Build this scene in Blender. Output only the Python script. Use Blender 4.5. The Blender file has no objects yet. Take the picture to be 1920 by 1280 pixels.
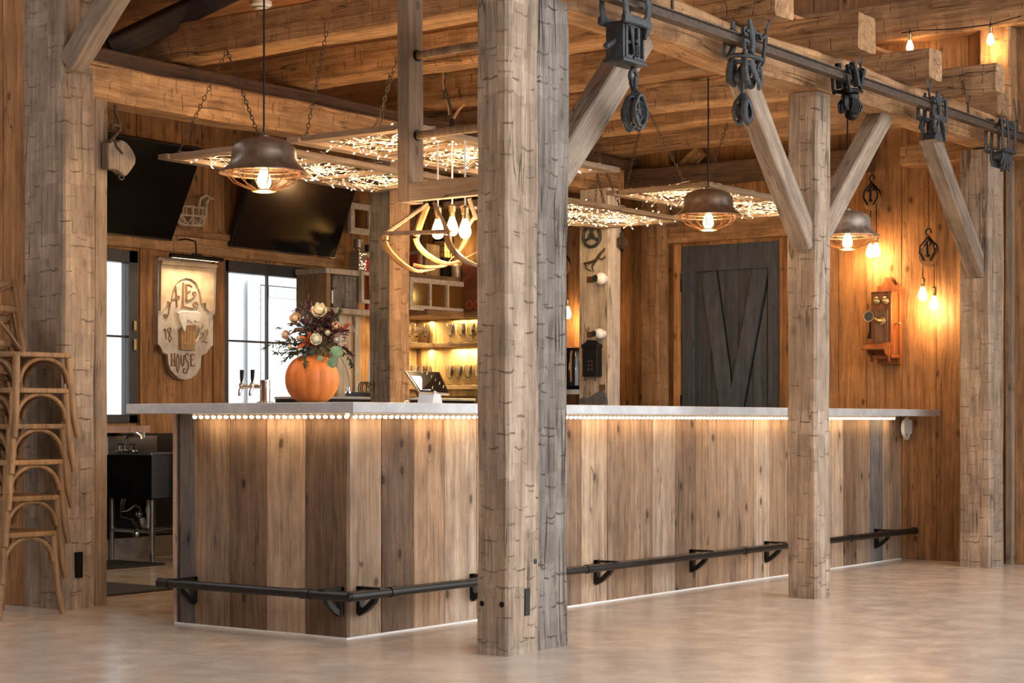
WORLD=2.95; EXPO=0.6
import bpy, bmesh, math, random
from mathutils import Vector, Matrix, noise, Quaternion
random.seed(7)
S = bpy.context.scene
PI = math.pi
# ------------------------------------------------------------------ camera geometry
CAM = Vector((-6.206, -5.472, 0.985)); FOC = 3414.0; HOR = 790.0
RT = Vector((.5908, -.8068, 0)); FW = Vector((.8068, .5908, 0))
def ray(px, py):
    return FW + RT*((px-960)/FOC) + Vector((0,0,1))*((HOR-py)/FOC)
def onX(px, py, X):
    d = ray(px, py); return CAM + d*((X-CAM.x)/d.x)
def onY(px, py, Y):
    d = ray(px, py); return CAM + d*((Y-CAM.y)/d.y)
def onZ(px, py, Z):
    d = ray(px, py); return CAM + d*((Z-CAM.z)/d.z)
def atd(px, py, dep):
    return CAM + ray(px, py)*dep

# ------------------------------------------------------------------ mesh builder
class MB:
    def __init__(s): s.v=[]; s.f=[]; s.a=[]; s.cur=(0.,0.); s.sm=[]; s.smooth=False
    def add(s, vs, fs, smooth=None):
        n=len(s.v); s.v += [Vector(p) for p in vs]
        for f in fs:
            s.f.append([i+n for i in f]); s.a.append(s.cur); s.sm.append(s.smooth if smooth is None else smooth)
        return s
    def box(s, a, b, M=None, bev=0.0):
        x0,y0,z0=min(a[0],b[0]),min(a[1],b[1]),min(a[2],b[2]); x1,y1,z1=max(a[0],b[0]),max(a[1],b[1]),max(a[2],b[2])
        if bev<=0 or min(x1-x0,y1-y0,z1-z0)<2.2*bev:
            vs=[(x0,y0,z0),(x1,y0,z0),(x1,y1,z0),(x0,y1,z0),(x0,y0,z1),(x1,y0,z1),(x1,y1,z1),(x0,y1,z1)]
            fs=[(0,3,2,1),(4,5,6,7),(0,1,5,4),(1,2,6,5),(2,3,7,6),(3,0,4,7)]
        else:
            bm=bmesh.new(); bmesh.ops.create_cube(bm,size=1)
            for v in bm.verts: v.co=Vector(((x0+x1)/2+v.co.x*(x1-x0),(y0+y1)/2+v.co.y*(y1-y0),(z0+z1)/2+v.co.z*(z1-z0)))
            bmesh.ops.bevel(bm,geom=bm.edges[:],offset=bev,segments=2,profile=.5,affect='EDGES')
            bm.verts.index_update(); vs=[v.co.copy() for v in bm.verts]; fs=[[v.index for v in f.verts] for f in bm.faces]; bm.free()
        if M is not None: vs=[M@Vector(p) for p in vs]
        return s.add(vs,fs,False)
    def lathe(s, prof, c=(0,0,0), n=24, M=None, ax='z', cap=True):
        vs=[];fs=[]
        for (r,z) in prof:
            for k in range(n):
                t=2*PI*k/n; vs.append(Vector((r*math.cos(t),r*math.sin(t),z)))
        m=len(prof)
        for i in range(m-1):
            for k in range(n):
                k2=(k+1)%n; fs.append((i*n+k,i*n+k2,(i+1)*n+k2,(i+1)*n+k))
        if cap:
            if prof[0][0]>1e-5: fs.append(tuple(range(n-1,-1,-1)))
            if prof[-1][0]>1e-5: fs.append(tuple((m-1)*n+k for k in range(n)))
        if ax=='x': vs=[Vector((p.z,p.x,p.y)) for p in vs]
        if ax=='y': vs=[Vector((p.y,p.z,p.x)) for p in vs]
        c=Vector(c); vs=[p+c for p in vs]
        if M is not None: vs=[M@p for p in vs]
        return s.add(vs,fs,True)
    def tube(s, pts, r, n=8, closed=False, cap=True, flat=None, up=None, M=None):
        pts=[Vector(p) for p in pts]; m=len(pts)
        rr=r if isinstance(r,(list,tuple)) else [r]*m
        vs=[];fs=[]; prev=None
        for i,p in enumerate(pts):
            a=pts[(i-1)%m] if (closed or i>0) else p; b=pts[(i+1)%m] if (closed or i<m-1) else p
            t=(b-a).normalized() if (b-a).length>1e-9 else Vector((0,0,1))
            if up is not None: u=Vector(up)
            elif prev is None: u=Vector((0,0,1)) if abs(t.z)<.9 else Vector((1,0,0))
            else: u=prev
            x=(u-t*u.dot(t)); 
            if x.length<1e-6: x=t.orthogonal()
            x.normalize(); y=t.cross(x); prev=x
            fx,fy=(1,1) if flat is None else flat
            for k in range(n):
                th=2*PI*(k+.5*(n==4))/n; vs.append(p+x*math.cos(th)*rr[i]*fx+y*math.sin(th)*rr[i]*fy)
        L=m if closed else m-1
        for i in range(L):
            j=(i+1)%m
            for k in range(n):
                k2=(k+1)%n; fs.append((i*n+k,i*n+k2,j*n+k2,j*n+k))
        if cap and not closed:
            fs.append(tuple(range(n-1,-1,-1))); fs.append(tuple((m-1)*n+k for k in range(n)))
        if M is not None: vs=[M@p for p in vs]
        return s.add(vs,fs,n>4)
    def prism(s, poly, t0, t1, plane='xz', M=None, holes=None):
        # extrude a 2D polygon; plane xz -> thickness along y
        def P(u,v,t):
            return {'xz':(u,t,v),'yz':(t,u,v),'xy':(u,v,t)}[plane]
        n=len(poly)
        vs=[P(u,v,t0) for u,v in poly]+[P(u,v,t1) for u,v in poly]
        fs=[tuple(range(n)),tuple(range(2*n-1,n-1,-1))]+[(i,(i+1)%n+0,(i+1)%n+n,i+n)[::-1] for i in range(n)]
        if M is not None: vs=[M@Vector(p) for p in vs]
        return s.add(vs,fs,False)
    def ball(s, c, r, n=10, sc=(1,1,1), M=None):
        prof=[(math.sin(PI*i/n)*r, -math.cos(PI*i/n)*r) for i in range(n+1)]
        prof[0]=(1e-6,-r); prof[-1]=(1e-6,r)
        X=Matrix.Translation(c)@Matrix.Diagonal((*sc,1))
        if M is not None: X=M@X
        return s.lathe(prof,n=max(8,n),M=X,cap=False)
    def ico(s, c, r):
        t=(1+5**.5)/2; k=r/math.sqrt(1+t*t)
        vs=[(-1,t,0),(1,t,0),(-1,-t,0),(1,-t,0),(0,-1,t),(0,1,t),(0,-1,-t),(0,1,-t),(t,0,-1),(t,0,1),(-t,0,-1),(-t,0,1)]
        fs=[(0,11,5),(0,5,1),(0,1,7),(0,7,10),(0,10,11),(1,5,9),(5,11,4),(11,10,2),(10,7,6),(7,1,8),(3,9,4),(3,4,2),(3,2,6),(3,6,8),(3,8,9),(4,9,5),(2,4,11),(6,2,10),(8,6,7),(9,8,1)]
        return s.add([Vector(v)*k+Vector(c) for v in vs],fs,True)
    def mesh(s, name):
        me=bpy.data.meshes.new(name); me.from_pydata([tuple(v) for v in s.v],[],s.f); me.update()
        bm=bmesh.new(); bm.from_mesh(me); bmesh.ops.recalc_face_normals(bm,faces=bm.faces[:]); bm.to_mesh(me); bm.free()
        me.polygons.foreach_set('use_smooth',s.sm)
        if any(a!=(0.,0.) for a in s.a):
            t=me.attributes.new('tint','FLOAT','FACE'); t.data.foreach_set('value',[a[0] for a in s.a])
            g=me.attributes.new('gry','FLOAT','FACE'); g.data.foreach_set('value',[a[1] for a in s.a])
        return me
    def build(s, name, mat, parent=None, M=None, sharp=35):
        me=s.mesh(name); me.materials.append(mat)
        if any(s.sm):
            try: me.set_sharp_from_angle(angle=math.radians(sharp))
            except Exception: pass
        o=bpy.data.objects.new(name,me); S.collection.objects.link(o)
        if M is not None: o.matrix_world=M
        if parent is not None:
            o.parent=parent
            if M is None: o.matrix_parent_inverse=Matrix.Identity(4)
        return o

def tag(o, label=None, cat=None, group=None, kind=None):
    if label: o['label']=label
    if cat: o['category']=cat
    if group: o['group']=group
    if kind: o['kind']=kind
    return o
def empty(name, loc, label, cat, group=None, rz=0, kind=None):
    o=bpy.data.objects.new(name,None); S.collection.objects.link(o); o.location=loc; o.rotation_euler=(0,0,rz)
    o.empty_display_size=.05
    return tag(o,label,cat,group,kind)
def kids(o): return [c for c in bpy.data.objects if c.parent==o]
def copy_tree(o, parent=None):
    c=o.copy(); S.collection.objects.link(c); c.parent=parent
    for ch in kids(o):
        if ch.type=='LIGHT': continue
        copy_tree(ch,c)
    return c

# ------------------------------------------------------------------ materials
def newmat(name):
    m=bpy.data.materials.new(name); m.use_nodes=True; nt=m.node_tree; b=nt.nodes['Principled BSDF']; return m,nt,b
def N(nt,t,**k):
    n=nt.nodes.new(t)
    for a,v in k.items():
        if a in n.inputs: n.inputs[a].default_value=v
        else: setattr(n,a,v)
    return n
def link(nt,a,b): nt.links.new(a,b)
def math_(nt,op,a,b=None,clamp=False):
    n=nt.nodes.new('ShaderNodeMath'); n.operation=op; n.use_clamp=clamp
    for i,x in enumerate((a,b)):
        if x is None: continue
        if isinstance(x,(int,float)): n.inputs[i].default_value=x
        else: nt.links.new(x,n.inputs[i])
    return n.outputs[0]
def ramp(nt,fac,stops,interp='LINEAR'):
    n=nt.nodes.new('ShaderNodeValToRGB'); e=n.color_ramp.elements; n.color_ramp.interpolation=interp
    while len(e)<len(stops): e.new(.5)
    for i,(p,c) in enumerate(stops):
        e[i].position=p; e[i].color=(*c,1) if len(c)==3 else c
    nt.links.new(fac,n.inputs[0]); return n.outputs[0]
def mix(nt,f,a,b,blend='MIX'):
    n=nt.nodes.new('ShaderNodeMix'); n.data_type='RGBA'; n.blend_type=blend
    for i,x in ((0,f),(6,a),(7,b)):
        if isinstance(x,(int,float)): n.inputs[i].default_value=x
        elif isinstance(x,tuple): n.inputs[i].default_value=(*x,1) if len(x)==3 else x
        else: nt.links.new(x,n.inputs[i])
    return n.outputs[2]
def mapped(nt,vec,scale):
    n=nt.nodes.new('ShaderNodeVectorMath'); n.operation='MULTIPLY'; nt.links.new(vec,n.inputs[0]); n.inputs[1].default_value=scale; return n.outputs[0]
def noise_(nt,vec,scale=1,detail=4,rough=.55,dist=0):
    n=N(nt,'ShaderNodeTexNoise'); n.inputs['Scale'].default_value=scale; n.inputs['Detail'].default_value=detail; n.inputs['Roughness'].default_value=rough; n.inputs['Distortion'].default_value=dist
    nt.links.new(vec,n.inputs['Vector']); return n.outputs[0]

def wood(name, light, dark, grey=(.30,.26,.225), g0=0., hewn=0., rough=.75, crack=1., bump=.5, blotch=.6, knots=1., stain=.35, streak=.5):
    """weathered barn wood, grain along the object's local z"""
    m,nt,b=newmat(name)
    tc=N(nt,'ShaderNodeTexCoord'); oi=N(nt,'ShaderNodeObjectInfo')
    at=N(nt,'ShaderNodeAttribute',attribute_name='tint'); ag=N(nt,'ShaderNodeAttribute',attribute_name='gry')
    off=N(nt,'ShaderNodeCombineXYZ'); 
    r1=math_(nt,'MULTIPLY',oi.outputs['Random'],31.7); r2=math_(nt,'MULTIPLY',at.outputs['Fac'],57.3)
    link(nt,r1,off.inputs[0]); link(nt,r2,off.inputs[1]); link(nt,math_(nt,'ADD',r1,r2),off.inputs[2])
    va=N(nt,'ShaderNodeVectorMath',operation='ADD'); link(nt,tc.outputs['Object'],va.inputs[0]); link(nt,off.outputs[0],va.inputs[1]); V=va.outputs[0]
    # slight warp so that the grain wanders
    wn=N(nt,'ShaderNodeTexNoise'); wn.inputs['Scale'].default_value=1.; link(nt,mapped(nt,V,(3,3,1.3)),wn.inputs['Vector'])
    wsub=N(nt,'ShaderNodeVectorMath',operation='SUBTRACT'); link(nt,wn.outputs['Color'],wsub.inputs[0]); wsub.inputs[1].default_value=(.5,.5,.5)
    wsc=mapped(nt,wsub.outputs[0],(.06,.06,.06)); wadd=N(nt,'ShaderNodeVectorMath',operation='ADD'); link(nt,V,wadd.inputs[0]); link(nt,wsc,wadd.inputs[1]); W=wadd.outputs[0]
    g1=noise_(nt,mapped(nt,W,(32,32,1.2)),1,6,.68); g2=noise_(nt,mapped(nt,W,(210,210,5)),1,3,.7)
    bl=noise_(nt,mapped(nt,V,(3.2,3.2,1.2)),1,3,.6); bl2=noise_(nt,mapped(nt,V,(9,9,5)),1,4,.65)
    gsum=math_(nt,'ADD',math_(nt,'MULTIPLY',g1,.62),math_(nt,'MULTIPLY',g2,.38)); gsum=math_(nt,'ADD',math_(nt,'MULTIPLY',math_(nt,'SUBTRACT',gsum,.5),1.75),.5)
    col=ramp(nt,gsum,[(.28,dark),(.5,tuple((a*.55+c*.45) for a,c in zip(light,dark))),(.72,light)])
    # board brightness from tint, greying from gry and noise
    tb=N(nt,'ShaderNodeTexWhiteNoise',noise_dimensions='1D'); link(nt,math_(nt,'ADD',r2,r1),tb.inputs['W']); col=mix(nt,1.,col,ramp(nt,tb.outputs[0],[(0,(.72,.70,.68)),(1,(1.13,1.13,1.13))]),'MULTIPLY')
    gg=ramp(nt,gsum,[(.25,tuple(x*.45 for x in grey)),(.75,tuple(min(1,x*1.35) for x in grey))])
    gf=math_(nt,'ADD',math_(nt,'ADD',ag.outputs['Fac'],g0),math_(nt,'MULTIPLY',math_(nt,'SUBTRACT',bl,.5),1.3*blotch),clamp=True)
    col=mix(nt,gf,col,gg)
    # dark water stains, stretched along the board
    st=ramp(nt,noise_(nt,mapped(nt,V,(7,7,.9)),1,4,.6,.3),[(.56,(0,0,0)),(.72,(1,1,1))])
    col=mix(nt,math_(nt,'MULTIPLY',st,stain),col,mix(nt,1.,col,(.30,.24,.20),'MULTIPLY'))
    bs=ramp(nt,bl2,[(.3,(.72,.72,.72)),(.7,(1.12,1.12,1.12))]); col=mix(nt,1.,col,bs,'MULTIPLY')
    fs_=ramp(nt,noise_(nt,mapped(nt,W,(75,75,1.3)),1,3,.6),[(.60,(0,0,0)),(.70,(1,1,1))]); col=mix(nt,math_(nt,'MULTIPLY',fs_,streak),col,mix(nt,1.,col,(.42,.36,.32),'MULTIPLY'))
    # drying cracks along the grain
    cn=noise_(nt,mapped(nt,W,(9,9,.42)),1,3,.5); cabs=math_(nt,'ABSOLUTE',math_(nt,'SUBTRACT',cn,.5))
    cm=ramp(nt,cabs,[(0.0,(1,1,1)),(.006*crack+1e-4,(0,0,0))]); msk=ramp(nt,noise_(nt,mapped(nt,V,(2,2,1.6)),1,2),[(.47,(0,0,0)),(.56,(1,1,1))])
    cf=math_(nt,'MULTIPLY',cm,msk)
    col=mix(nt,math_(nt,'MULTIPLY',cf,.8),col,(.035,.025,.018))
    h=math_(nt,'ADD',math_(nt,'MULTIPLY',g1,.5),math_(nt,'MULTIPLY',g2,.35))
    h=math_(nt,'SUBTRACT',h,math_(nt,'MULTIPLY',cf,.9))
    if knots>0:
        vo=N(nt,'ShaderNodeTexVoronoi'); vo.voronoi_dimensions='2D'; vo.inputs['Scale'].default_value=1.; sk=N(nt,'ShaderNodeSeparateXYZ'); link(nt,W,sk.inputs[0]); ck=N(nt,'ShaderNodeCombineXYZ'); link(nt,math_(nt,'MULTIPLY',math_(nt,'ADD',sk.outputs[0],sk.outputs[1]),5.2),ck.inputs[0]); link(nt,math_(nt,'MULTIPLY',sk.outputs[2],2.9),ck.inputs[1]); link(nt,ck.outputs[0],vo.inputs['Vector'])
        kd=ramp(nt,vo.outputs['Distance'],[(.045,(1,1,1)),(.10,(0,0,0))]); kr=N(nt,'ShaderNodeSeparateXYZ'); link(nt,vo.outputs['Color'],kr.inputs[0]); kk=math_(nt,'GREATER_THAN',kr.outputs[0],.55); kd=math_(nt,'MULTIPLY',kd,kk); kd2=ramp(nt,math_(nt,'PINGPONG',math_(nt,'MULTIPLY',vo.outputs['Distance'],26.),1.),[(.35,(0,0,0)),(.9,(1,1,1))])
        near=math_(nt,'MULTIPLY',ramp(nt,vo.outputs['Distance'],[(.08,(1,1,1)),(.24,(0,0,0))]),kk)
        col=mix(nt,math_(nt,'MULTIPLY',math_(nt,'MULTIPLY',kd2,near),.35*knots),col,tuple(x*.4 for x in dark))
        col=mix(nt,math_(nt,'MULTIPLY',kd,.75*knots),col,tuple(x*.25 for x in dark))
    if hewn>0:
        sx=N(nt,'ShaderNodeSeparateXYZ'); link(nt,V,sx.inputs[0])
        u=math_(nt,'ADD',sx.outputs[0],sx.outputs[1])
        dn=N(nt,'ShaderNodeTexNoise'); dn.inputs['Scale'].default_value=16; dn.inputs['Detail'].default_value=2; link(nt,V,dn.inputs['Vector'])
        ds=N(nt,'ShaderNodeSeparateXYZ'); link(nt,dn.outputs['Color'],ds.inputs[0])
        def cuts(cw,rh,seed,lo,hi,th):
            uu=math_(nt,'ADD',u,math_(nt,'MULTIPLY',ds.outputs[0],.05)); ci=math_(nt,'DIVIDE',uu,cw); cell=math_(nt,'FLOOR',ci); fr=math_(nt,'FRACT',ci)
            wn_=N(nt,'ShaderNodeTexWhiteNoise',noise_dimensions='1D'); link(nt,math_(nt,'ADD',cell,seed),wn_.inputs['W'])
            zz=math_(nt,'ADD',sx.outputs[2],math_(nt,'MULTIPLY',ds.outputs[1],.035)); zz=math_(nt,'SUBTRACT',zz,math_(nt,'MULTIPLY',math_(nt,'POWER',math_(nt,'ABSOLUTE',math_(nt,'SUBTRACT',fr,.5)),2.),.02))
            zf_=math_(nt,'ADD',math_(nt,'DIVIDE',zz,rh),wn_.outputs[0]); f=math_(nt,'ABSOLUTE',math_(nt,'SUBTRACT',math_(nt,'FRACT',zf_),.5)); 
            ln=ramp(nt,f,[(0,(1,1,1)),(th/rh,(0,0,0))]); vl=ramp(nt,math_(nt,'ABSOLUTE',math_(nt,'SUBTRACT',fr,.5)),[(.47,(0,0,0)),(.5,(1,1,1))])
            vm=math_(nt,'MULTIPLY',vl,ramp(nt,math_(nt,'FRACT',zf_),[(.5,(0,0,0)),(.51,(1,1,1)),(.75,(0,0,0))]))
            w2=N(nt,'ShaderNodeTexWhiteNoise',noise_dimensions='2D'); c2=N(nt,'ShaderNodeCombineXYZ'); link(nt,cell,c2.inputs[0]); link(nt,math_(nt,'FLOOR',math_(nt,'ADD',zf_,0.)),c2.inputs[1]); link(nt,c2.outputs[0],w2.inputs['Vector'])
            keep=math_(nt,'MULTIPLY',math_(nt,'GREATER_THAN',w2.outputs[0],.42),math_(nt,'ADD',math_(nt,'MULTIPLY',w2.outputs[0],.9),.1))
            return math_(nt,'MULTIPLY',math_(nt,'MAXIMUM',ln,math_(nt,'MULTIPLY',vm,.6)),keep),w2.outputs[0]
        hm=ramp(nt,noise_(nt,mapped(nt,V,(14,14,10)),1,3),[(.40,(0,0,0)),(.56,(1,1,1))])
        c1_,cv1=cuts(.075,.13,3.,0,0,.005); c2_,cv2=cuts(.047,.19,9.,0,0,.004)
        col=mix(nt,hewn,col,mix(nt,1.,col,ramp(nt,cv1,[(0,(.80,.79,.78)),(1,(1.12,1.12,1.12))]),'MULTIPLY'))
        h=math_(nt,'ADD',h,math_(nt,'MULTIPLY',cv1,.5*hewn))
        hf=math_(nt,'MULTIPLY',math_(nt,'MAXIMUM',c1_,math_(nt,'MULTIPLY',c2_,.7)),math_(nt,'MULTIPLY',hm,hewn))
        col=mix(nt,math_(nt,'MULTIPLY',hf,.6),col,(.07,.05,.035))
        h=math_(nt,'SUBTRACT',h,math_(nt,'MULTIPLY',hf,1.0))
        h=math_(nt,'ADD',h,math_(nt,'MULTIPLY',noise_(nt,mapped(nt,V,(12,12,9)),1,2),.8*hewn))
    link(nt,col,b.inputs['Base Color']); b.inputs['Roughness'].default_value=rough
    b.inputs['Specular IOR Level'].default_value=.3
    bp=N(nt,'ShaderNodeBump'); bp.inputs['Strength'].default_value=bump; bp.inputs['Distance'].default_value=.012; link(nt,h,bp.inputs['Height']); link(nt,bp.outputs[0],b.inputs['Normal'])
    return m
def plain(name,col,rough=.5,metal=0.,noise_amt=.25,scale=20,bump=0.,spec=.5,col2=None,coat=0):
    m,nt,b=newmat(name)
    tc=N(nt,'ShaderNodeTexCoord'); n=noise_(nt,tc.outputs['Object'],scale,4,.6)
    c2=col2 or tuple(x*(1-noise_amt) for x in col)
    c=ramp(nt,n,[(.35,c2),(.65,col)]); link(nt,c,b.inputs['Base Color'])
    b.inputs['Roughness'].default_value=rough; b.inputs['Metallic'].default_value=metal; b.inputs['Specular IOR Level'].default_value=spec
    if coat: b.inputs['Coat Weight'].default_value=coat
    if bump:
        bp=N(nt,'ShaderNodeBump'); bp.inputs['Strength'].default_value=bump; bp.inputs['Distance'].default_value=.004; link(nt,n,bp.inputs['Height']); link(nt,bp.outputs[0],b.inputs['Normal'])
    return m
def emit(name,col,strength):
    m,nt,b=newmat(name); b.inputs['Base Color'].default_value=(*col,1); b.inputs['Emission Color'].default_value=(*col,1); b.inputs['Emission Strength'].default_value=strength
    b.inputs['Roughness'].default_value=.3
    return m
def glass(name,col=(1,1,1),rough=0.,ior=1.45):
    m,nt,b=newmat(name); b.inputs['Base Color'].default_value=(*col,1); b.inputs['Transmission Weight'].default_value=1; b.inputs['Roughness'].default_value=rough; b.inputs['IOR'].default_value=ior
    return m

M_={}
M_['bar']=wood('bar_plank_wood',(.43,.27,.155),(.17,.095,.05),grey=(.21,.165,.135),g0=.12,crack=.7,bump=.5,blotch=.8,stain=.5)
M_['wall']=wood('barn_wall_wood',(.50,.255,.10),(.20,.085,.03),grey=(.27,.17,.10),g0=-.05,crack=.7,bump=.45,blotch=.7,stain=.6)
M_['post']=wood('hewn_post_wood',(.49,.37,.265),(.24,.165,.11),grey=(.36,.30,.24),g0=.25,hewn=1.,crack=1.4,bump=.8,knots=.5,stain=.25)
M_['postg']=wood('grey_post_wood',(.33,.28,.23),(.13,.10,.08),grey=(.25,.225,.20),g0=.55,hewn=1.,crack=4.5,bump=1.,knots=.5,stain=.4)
M_['beam']=wood('hewn_beam_wood',(.56,.33,.16),(.26,.13,.055),grey=(.38,.28,.19),g0=-.1,hewn=1.,crack=1.2,bump=.8,knots=.5,stain=.3)
M_['beamd']=wood('dark_beam_wood',(.16,.085,.045),(.06,.03,.016),grey=(.13,.09,.065),g0=0.,hewn=.3,crack=1.,bump=.6,knots=.4)
M_['blackw']=wood('black_stained_wood',(.05,.028,.018),(.02,.011,.008),grey=(.04,.03,.025),g0=0.,hewn=.2,crack=1.,bump=.5,knots=0)
M_['smooth']=wood('sawn_timber_wood',(.42,.31,.21),(.24,.155,.095),grey=(.33,.265,.205),g0=.25,crack=.8,bump=.45,knots=.7,stain=.3)
M_['brace']=wood('brace_timber_wood',(.37,.28,.20),(.18,.125,.085),grey=(.30,.25,.205),g0=.35,crack=.8,bump=.6,knots=.5,stain=.3)
M_['lath']=wood('frame_lath_wood',(.40,.27,.165),(.20,.12,.065),grey=(.33,.27,.215),g0=.3,crack=.5,bump=.4,knots=0)
M_['pale']=wood('pale_whitewashed_wood',(.72,.63,.52),(.48,.38,.28),grey=(.62,.56,.50),g0=.3,hewn=.3,crack=1.6,bump=.5,knots=.6,stain=.15)
M_['ceil']=wood('pine_ceiling_wood',(.50,.24,.10),(.32,.13,.045),g0=-.25,crack=.2,bump=.2,stain=.2)
M_['chair']=wood('oak_chair_wood',(.42,.25,.12),(.20,.11,.05),grey=(.36,.26,.17),g0=-.1,crack=.1,bump=.25,knots=0,rough=.45,stain=.1)
M_['redwood']=wood('mahogany_wood',(.33,.12,.04),(.14,.045,.018),g0=-.5,crack=.1,bump=.15,knots=0,rough=.35,stain=.2)
M_['bent']=wood('bent_ash_wood',(.48,.27,.12),(.26,.13,.055),g0=-.2,crack=.2,bump=.2,knots=0,rough=.5)
M_['doorg']=wood('charcoal_door_wood',(.088,.105,.13),(.045,.053,.066),grey=(.07,.083,.10),g0=0,crack=.4,bump=.5,knots=.3,rough=.6,stain=.2)
M_['ledge']=wood('pinkish_ledge_wood',(.50,.34,.26),(.36,.23,.17),g0=-.3,crack=.1,bump=.1,knots=0)
M_['whitep']=plain('chipped_white_paint',(.72,.66,.58),.6,0,.5,45,.3,col2=(.45,.36,.27))
M_['iron']=plain('cast_iron',(.085,.09,.10),.55,.55,.55,35,.5)
M_['ironl']=plain('weathered_grey_iron',(.058,.062,.068),.6,.4,.45,30,.6)
M_['ironb']=plain('blackened_iron',(.012,.012,.013),.42,.6,.5,30,.4)
M_['rust']=plain('rusty_steel',(.10,.065,.045),.7,.4,.5,50,.4)
M_['pipe']=plain('black_pipe',(.02,.018,.017),.35,.5,.3,20)
M_['steel']=plain('brushed_steel',(.62,.62,.62),.28,1.,.2,8)
M_['zinc']=plain('brushed_zinc_countertop',(.60,.61,.62),.45,.35,.25,7)
M_['chrome']=plain('polished_chrome',(.8,.8,.8),.12,1.,.05,8)
M_['brass']=plain('aged_brass',(.50,.37,.18),.35,.9,.3,30)
M_['black']=plain('black_plastic',(.015,.015,.016),.4,0,.1,10)
M_['screen']=plain('dark_tv_glass',(.005,.005,.006),.15,0,.1,4,spec=.6)
M_['white']=plain('white_plastic',(.8,.8,.78),.4,0,.05,10)
M_['dkgrey']=plain('dark_grey_enamel',(.05,.055,.06),.4,.2,.2,12)
M_['rubber']=plain('black_rubber',(.02,.019,.018),.8,0,.3,60,.4)
M_['frame']=plain('dark_bronze_window_frame',(.05,.055,.062),.4,.2,.2,10)
M_['enamel']=plain('worn_brown_enamel',(.20,.135,.09),.38,.35,.6,14,.2,col2=(.10,.06,.04))
M_['enamelg']=plain('worn_grey_enamel',(.30,.25,.21),.4,.3,.6,16,.2,col2=(.12,.08,.055))
M_['copper']=plain('copper_wire',(.65,.33,.16),.3,.9,.2,20)
M_['pump']=plain('orange_pumpkin_skin',(.72,.24,.045),.5,0,.3,6,.1,col2=(.60,.17,.03))
M_['bulb']=emit('glowing_bulb_glass',(1,.58,.24),7)
M_['fila']=emit('bulb_filament',(1,.55,.2),40)
M_['fairy']=emit('fairy_light_bulb',(1,.74,.42),7)
M_['led']=emit('led_bead',(1,.72,.45),16)
M_['wirew']=plain('clear_wire',(.62,.52,.40),.4,0,.2,10)
M_['glass']=glass('drinking_glass')
M_['pane']=glass('window_glass')
M_['amber']=glass('dusty_amber_glass',(.75,.6,.35),.25)
# ------------------------------------------------------------------ timber helpers
def beam(name, p0, p1, w, h, mat, xaxis=None, label=None, cat='beam', group=None, parent=None, wob=.008, seg=.13, kind=None, gry=0., tint=0.):
    """timber from p0 to p1; w along xaxis, h across; local z is the grain"""
    p0=Vector(p0); p1=Vector(p1); L=(p1-p0).length; z=(p1-p0).normalized()
    x=Vector(xaxis) if xaxis else (Vector((1,0,0)) if abs(z.x)<.9 else Vector((0,1,0)))
    x=(x-z*x.dot(z)).normalized(); y=z.cross(x)
    R=Matrix((x,y,z)).transposed().to_4x4(); R.translation=p0
    c=min(.012,w*.08,h*.08); ring=[]
    def side(a,b,n):
        for i in range(n): 
            t=i/n; ring.append((a[0]+(b[0]-a[0])*t,a[1]+(b[1]-a[1])*t))
    W,H=w/2,h/2; k=3 if wob>0 else 1
    side((-W+c,-H),(W-c,-H),k); ring.append((W-c,-H)); side((W,-H+c),(W,H-c),k); ring.append((W,H-c)); side((W-c,H),(-W+c,H),k); ring.append((-W+c,H)); side((-W,H-c),(-W,-H+c),k); ring.append((-W,-H+c))
    n=len(ring); m=max(2,int(L/seg)+1) if wob>0 else 2
    mb=MB(); mb.cur=(tint,gry) if (tint or gry) else (0.,0.)
    sd=random.random()*100; vs=[]
    for i in range(m):
        zz=L*i/(m-1)
        for (a,b) in ring:
            if wob>0:
                q=Vector((a*4+sd,b*4,zz*2.2)); d=noise.noise(q)*wob+noise.noise(Vector((sd,a*15,zz*9)))*wob*.35
                bx=noise.noise(Vector((sd+50,0,zz*.8)))*wob*1.5; by=noise.noise(Vector((sd+90,3,zz*.8)))*wob*1.5
                s=1+d/max(.04,math.hypot(a,b)); vs.append((a*s+bx,b*s+by,zz))
            else: vs.append((a,b,zz))
    fs=[]
    for i in range(m-1):
        for j in range(n):
            j2=(j+1)%n; fs.append((i*n+j,i*n+j2,(i+1)*n+j2,(i+1)*n+j))
    fs.append(tuple(range(n-1,-1,-1))); fs.append(tuple((m-1)*n+j for j in range(n)))
    mb.add(vs,fs,False)
    if parent is not None:
        Rl=R.copy(); Rl.translation=p0   # parent-local coordinates
        o=mb.build(name,mat,None); o.parent=parent; o.matrix_basis=Rl
    else:
        o=mb.build(name,mat,None); o.matrix_world=R
    tag(o,label,cat if label else None,group,kind); return o

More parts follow.
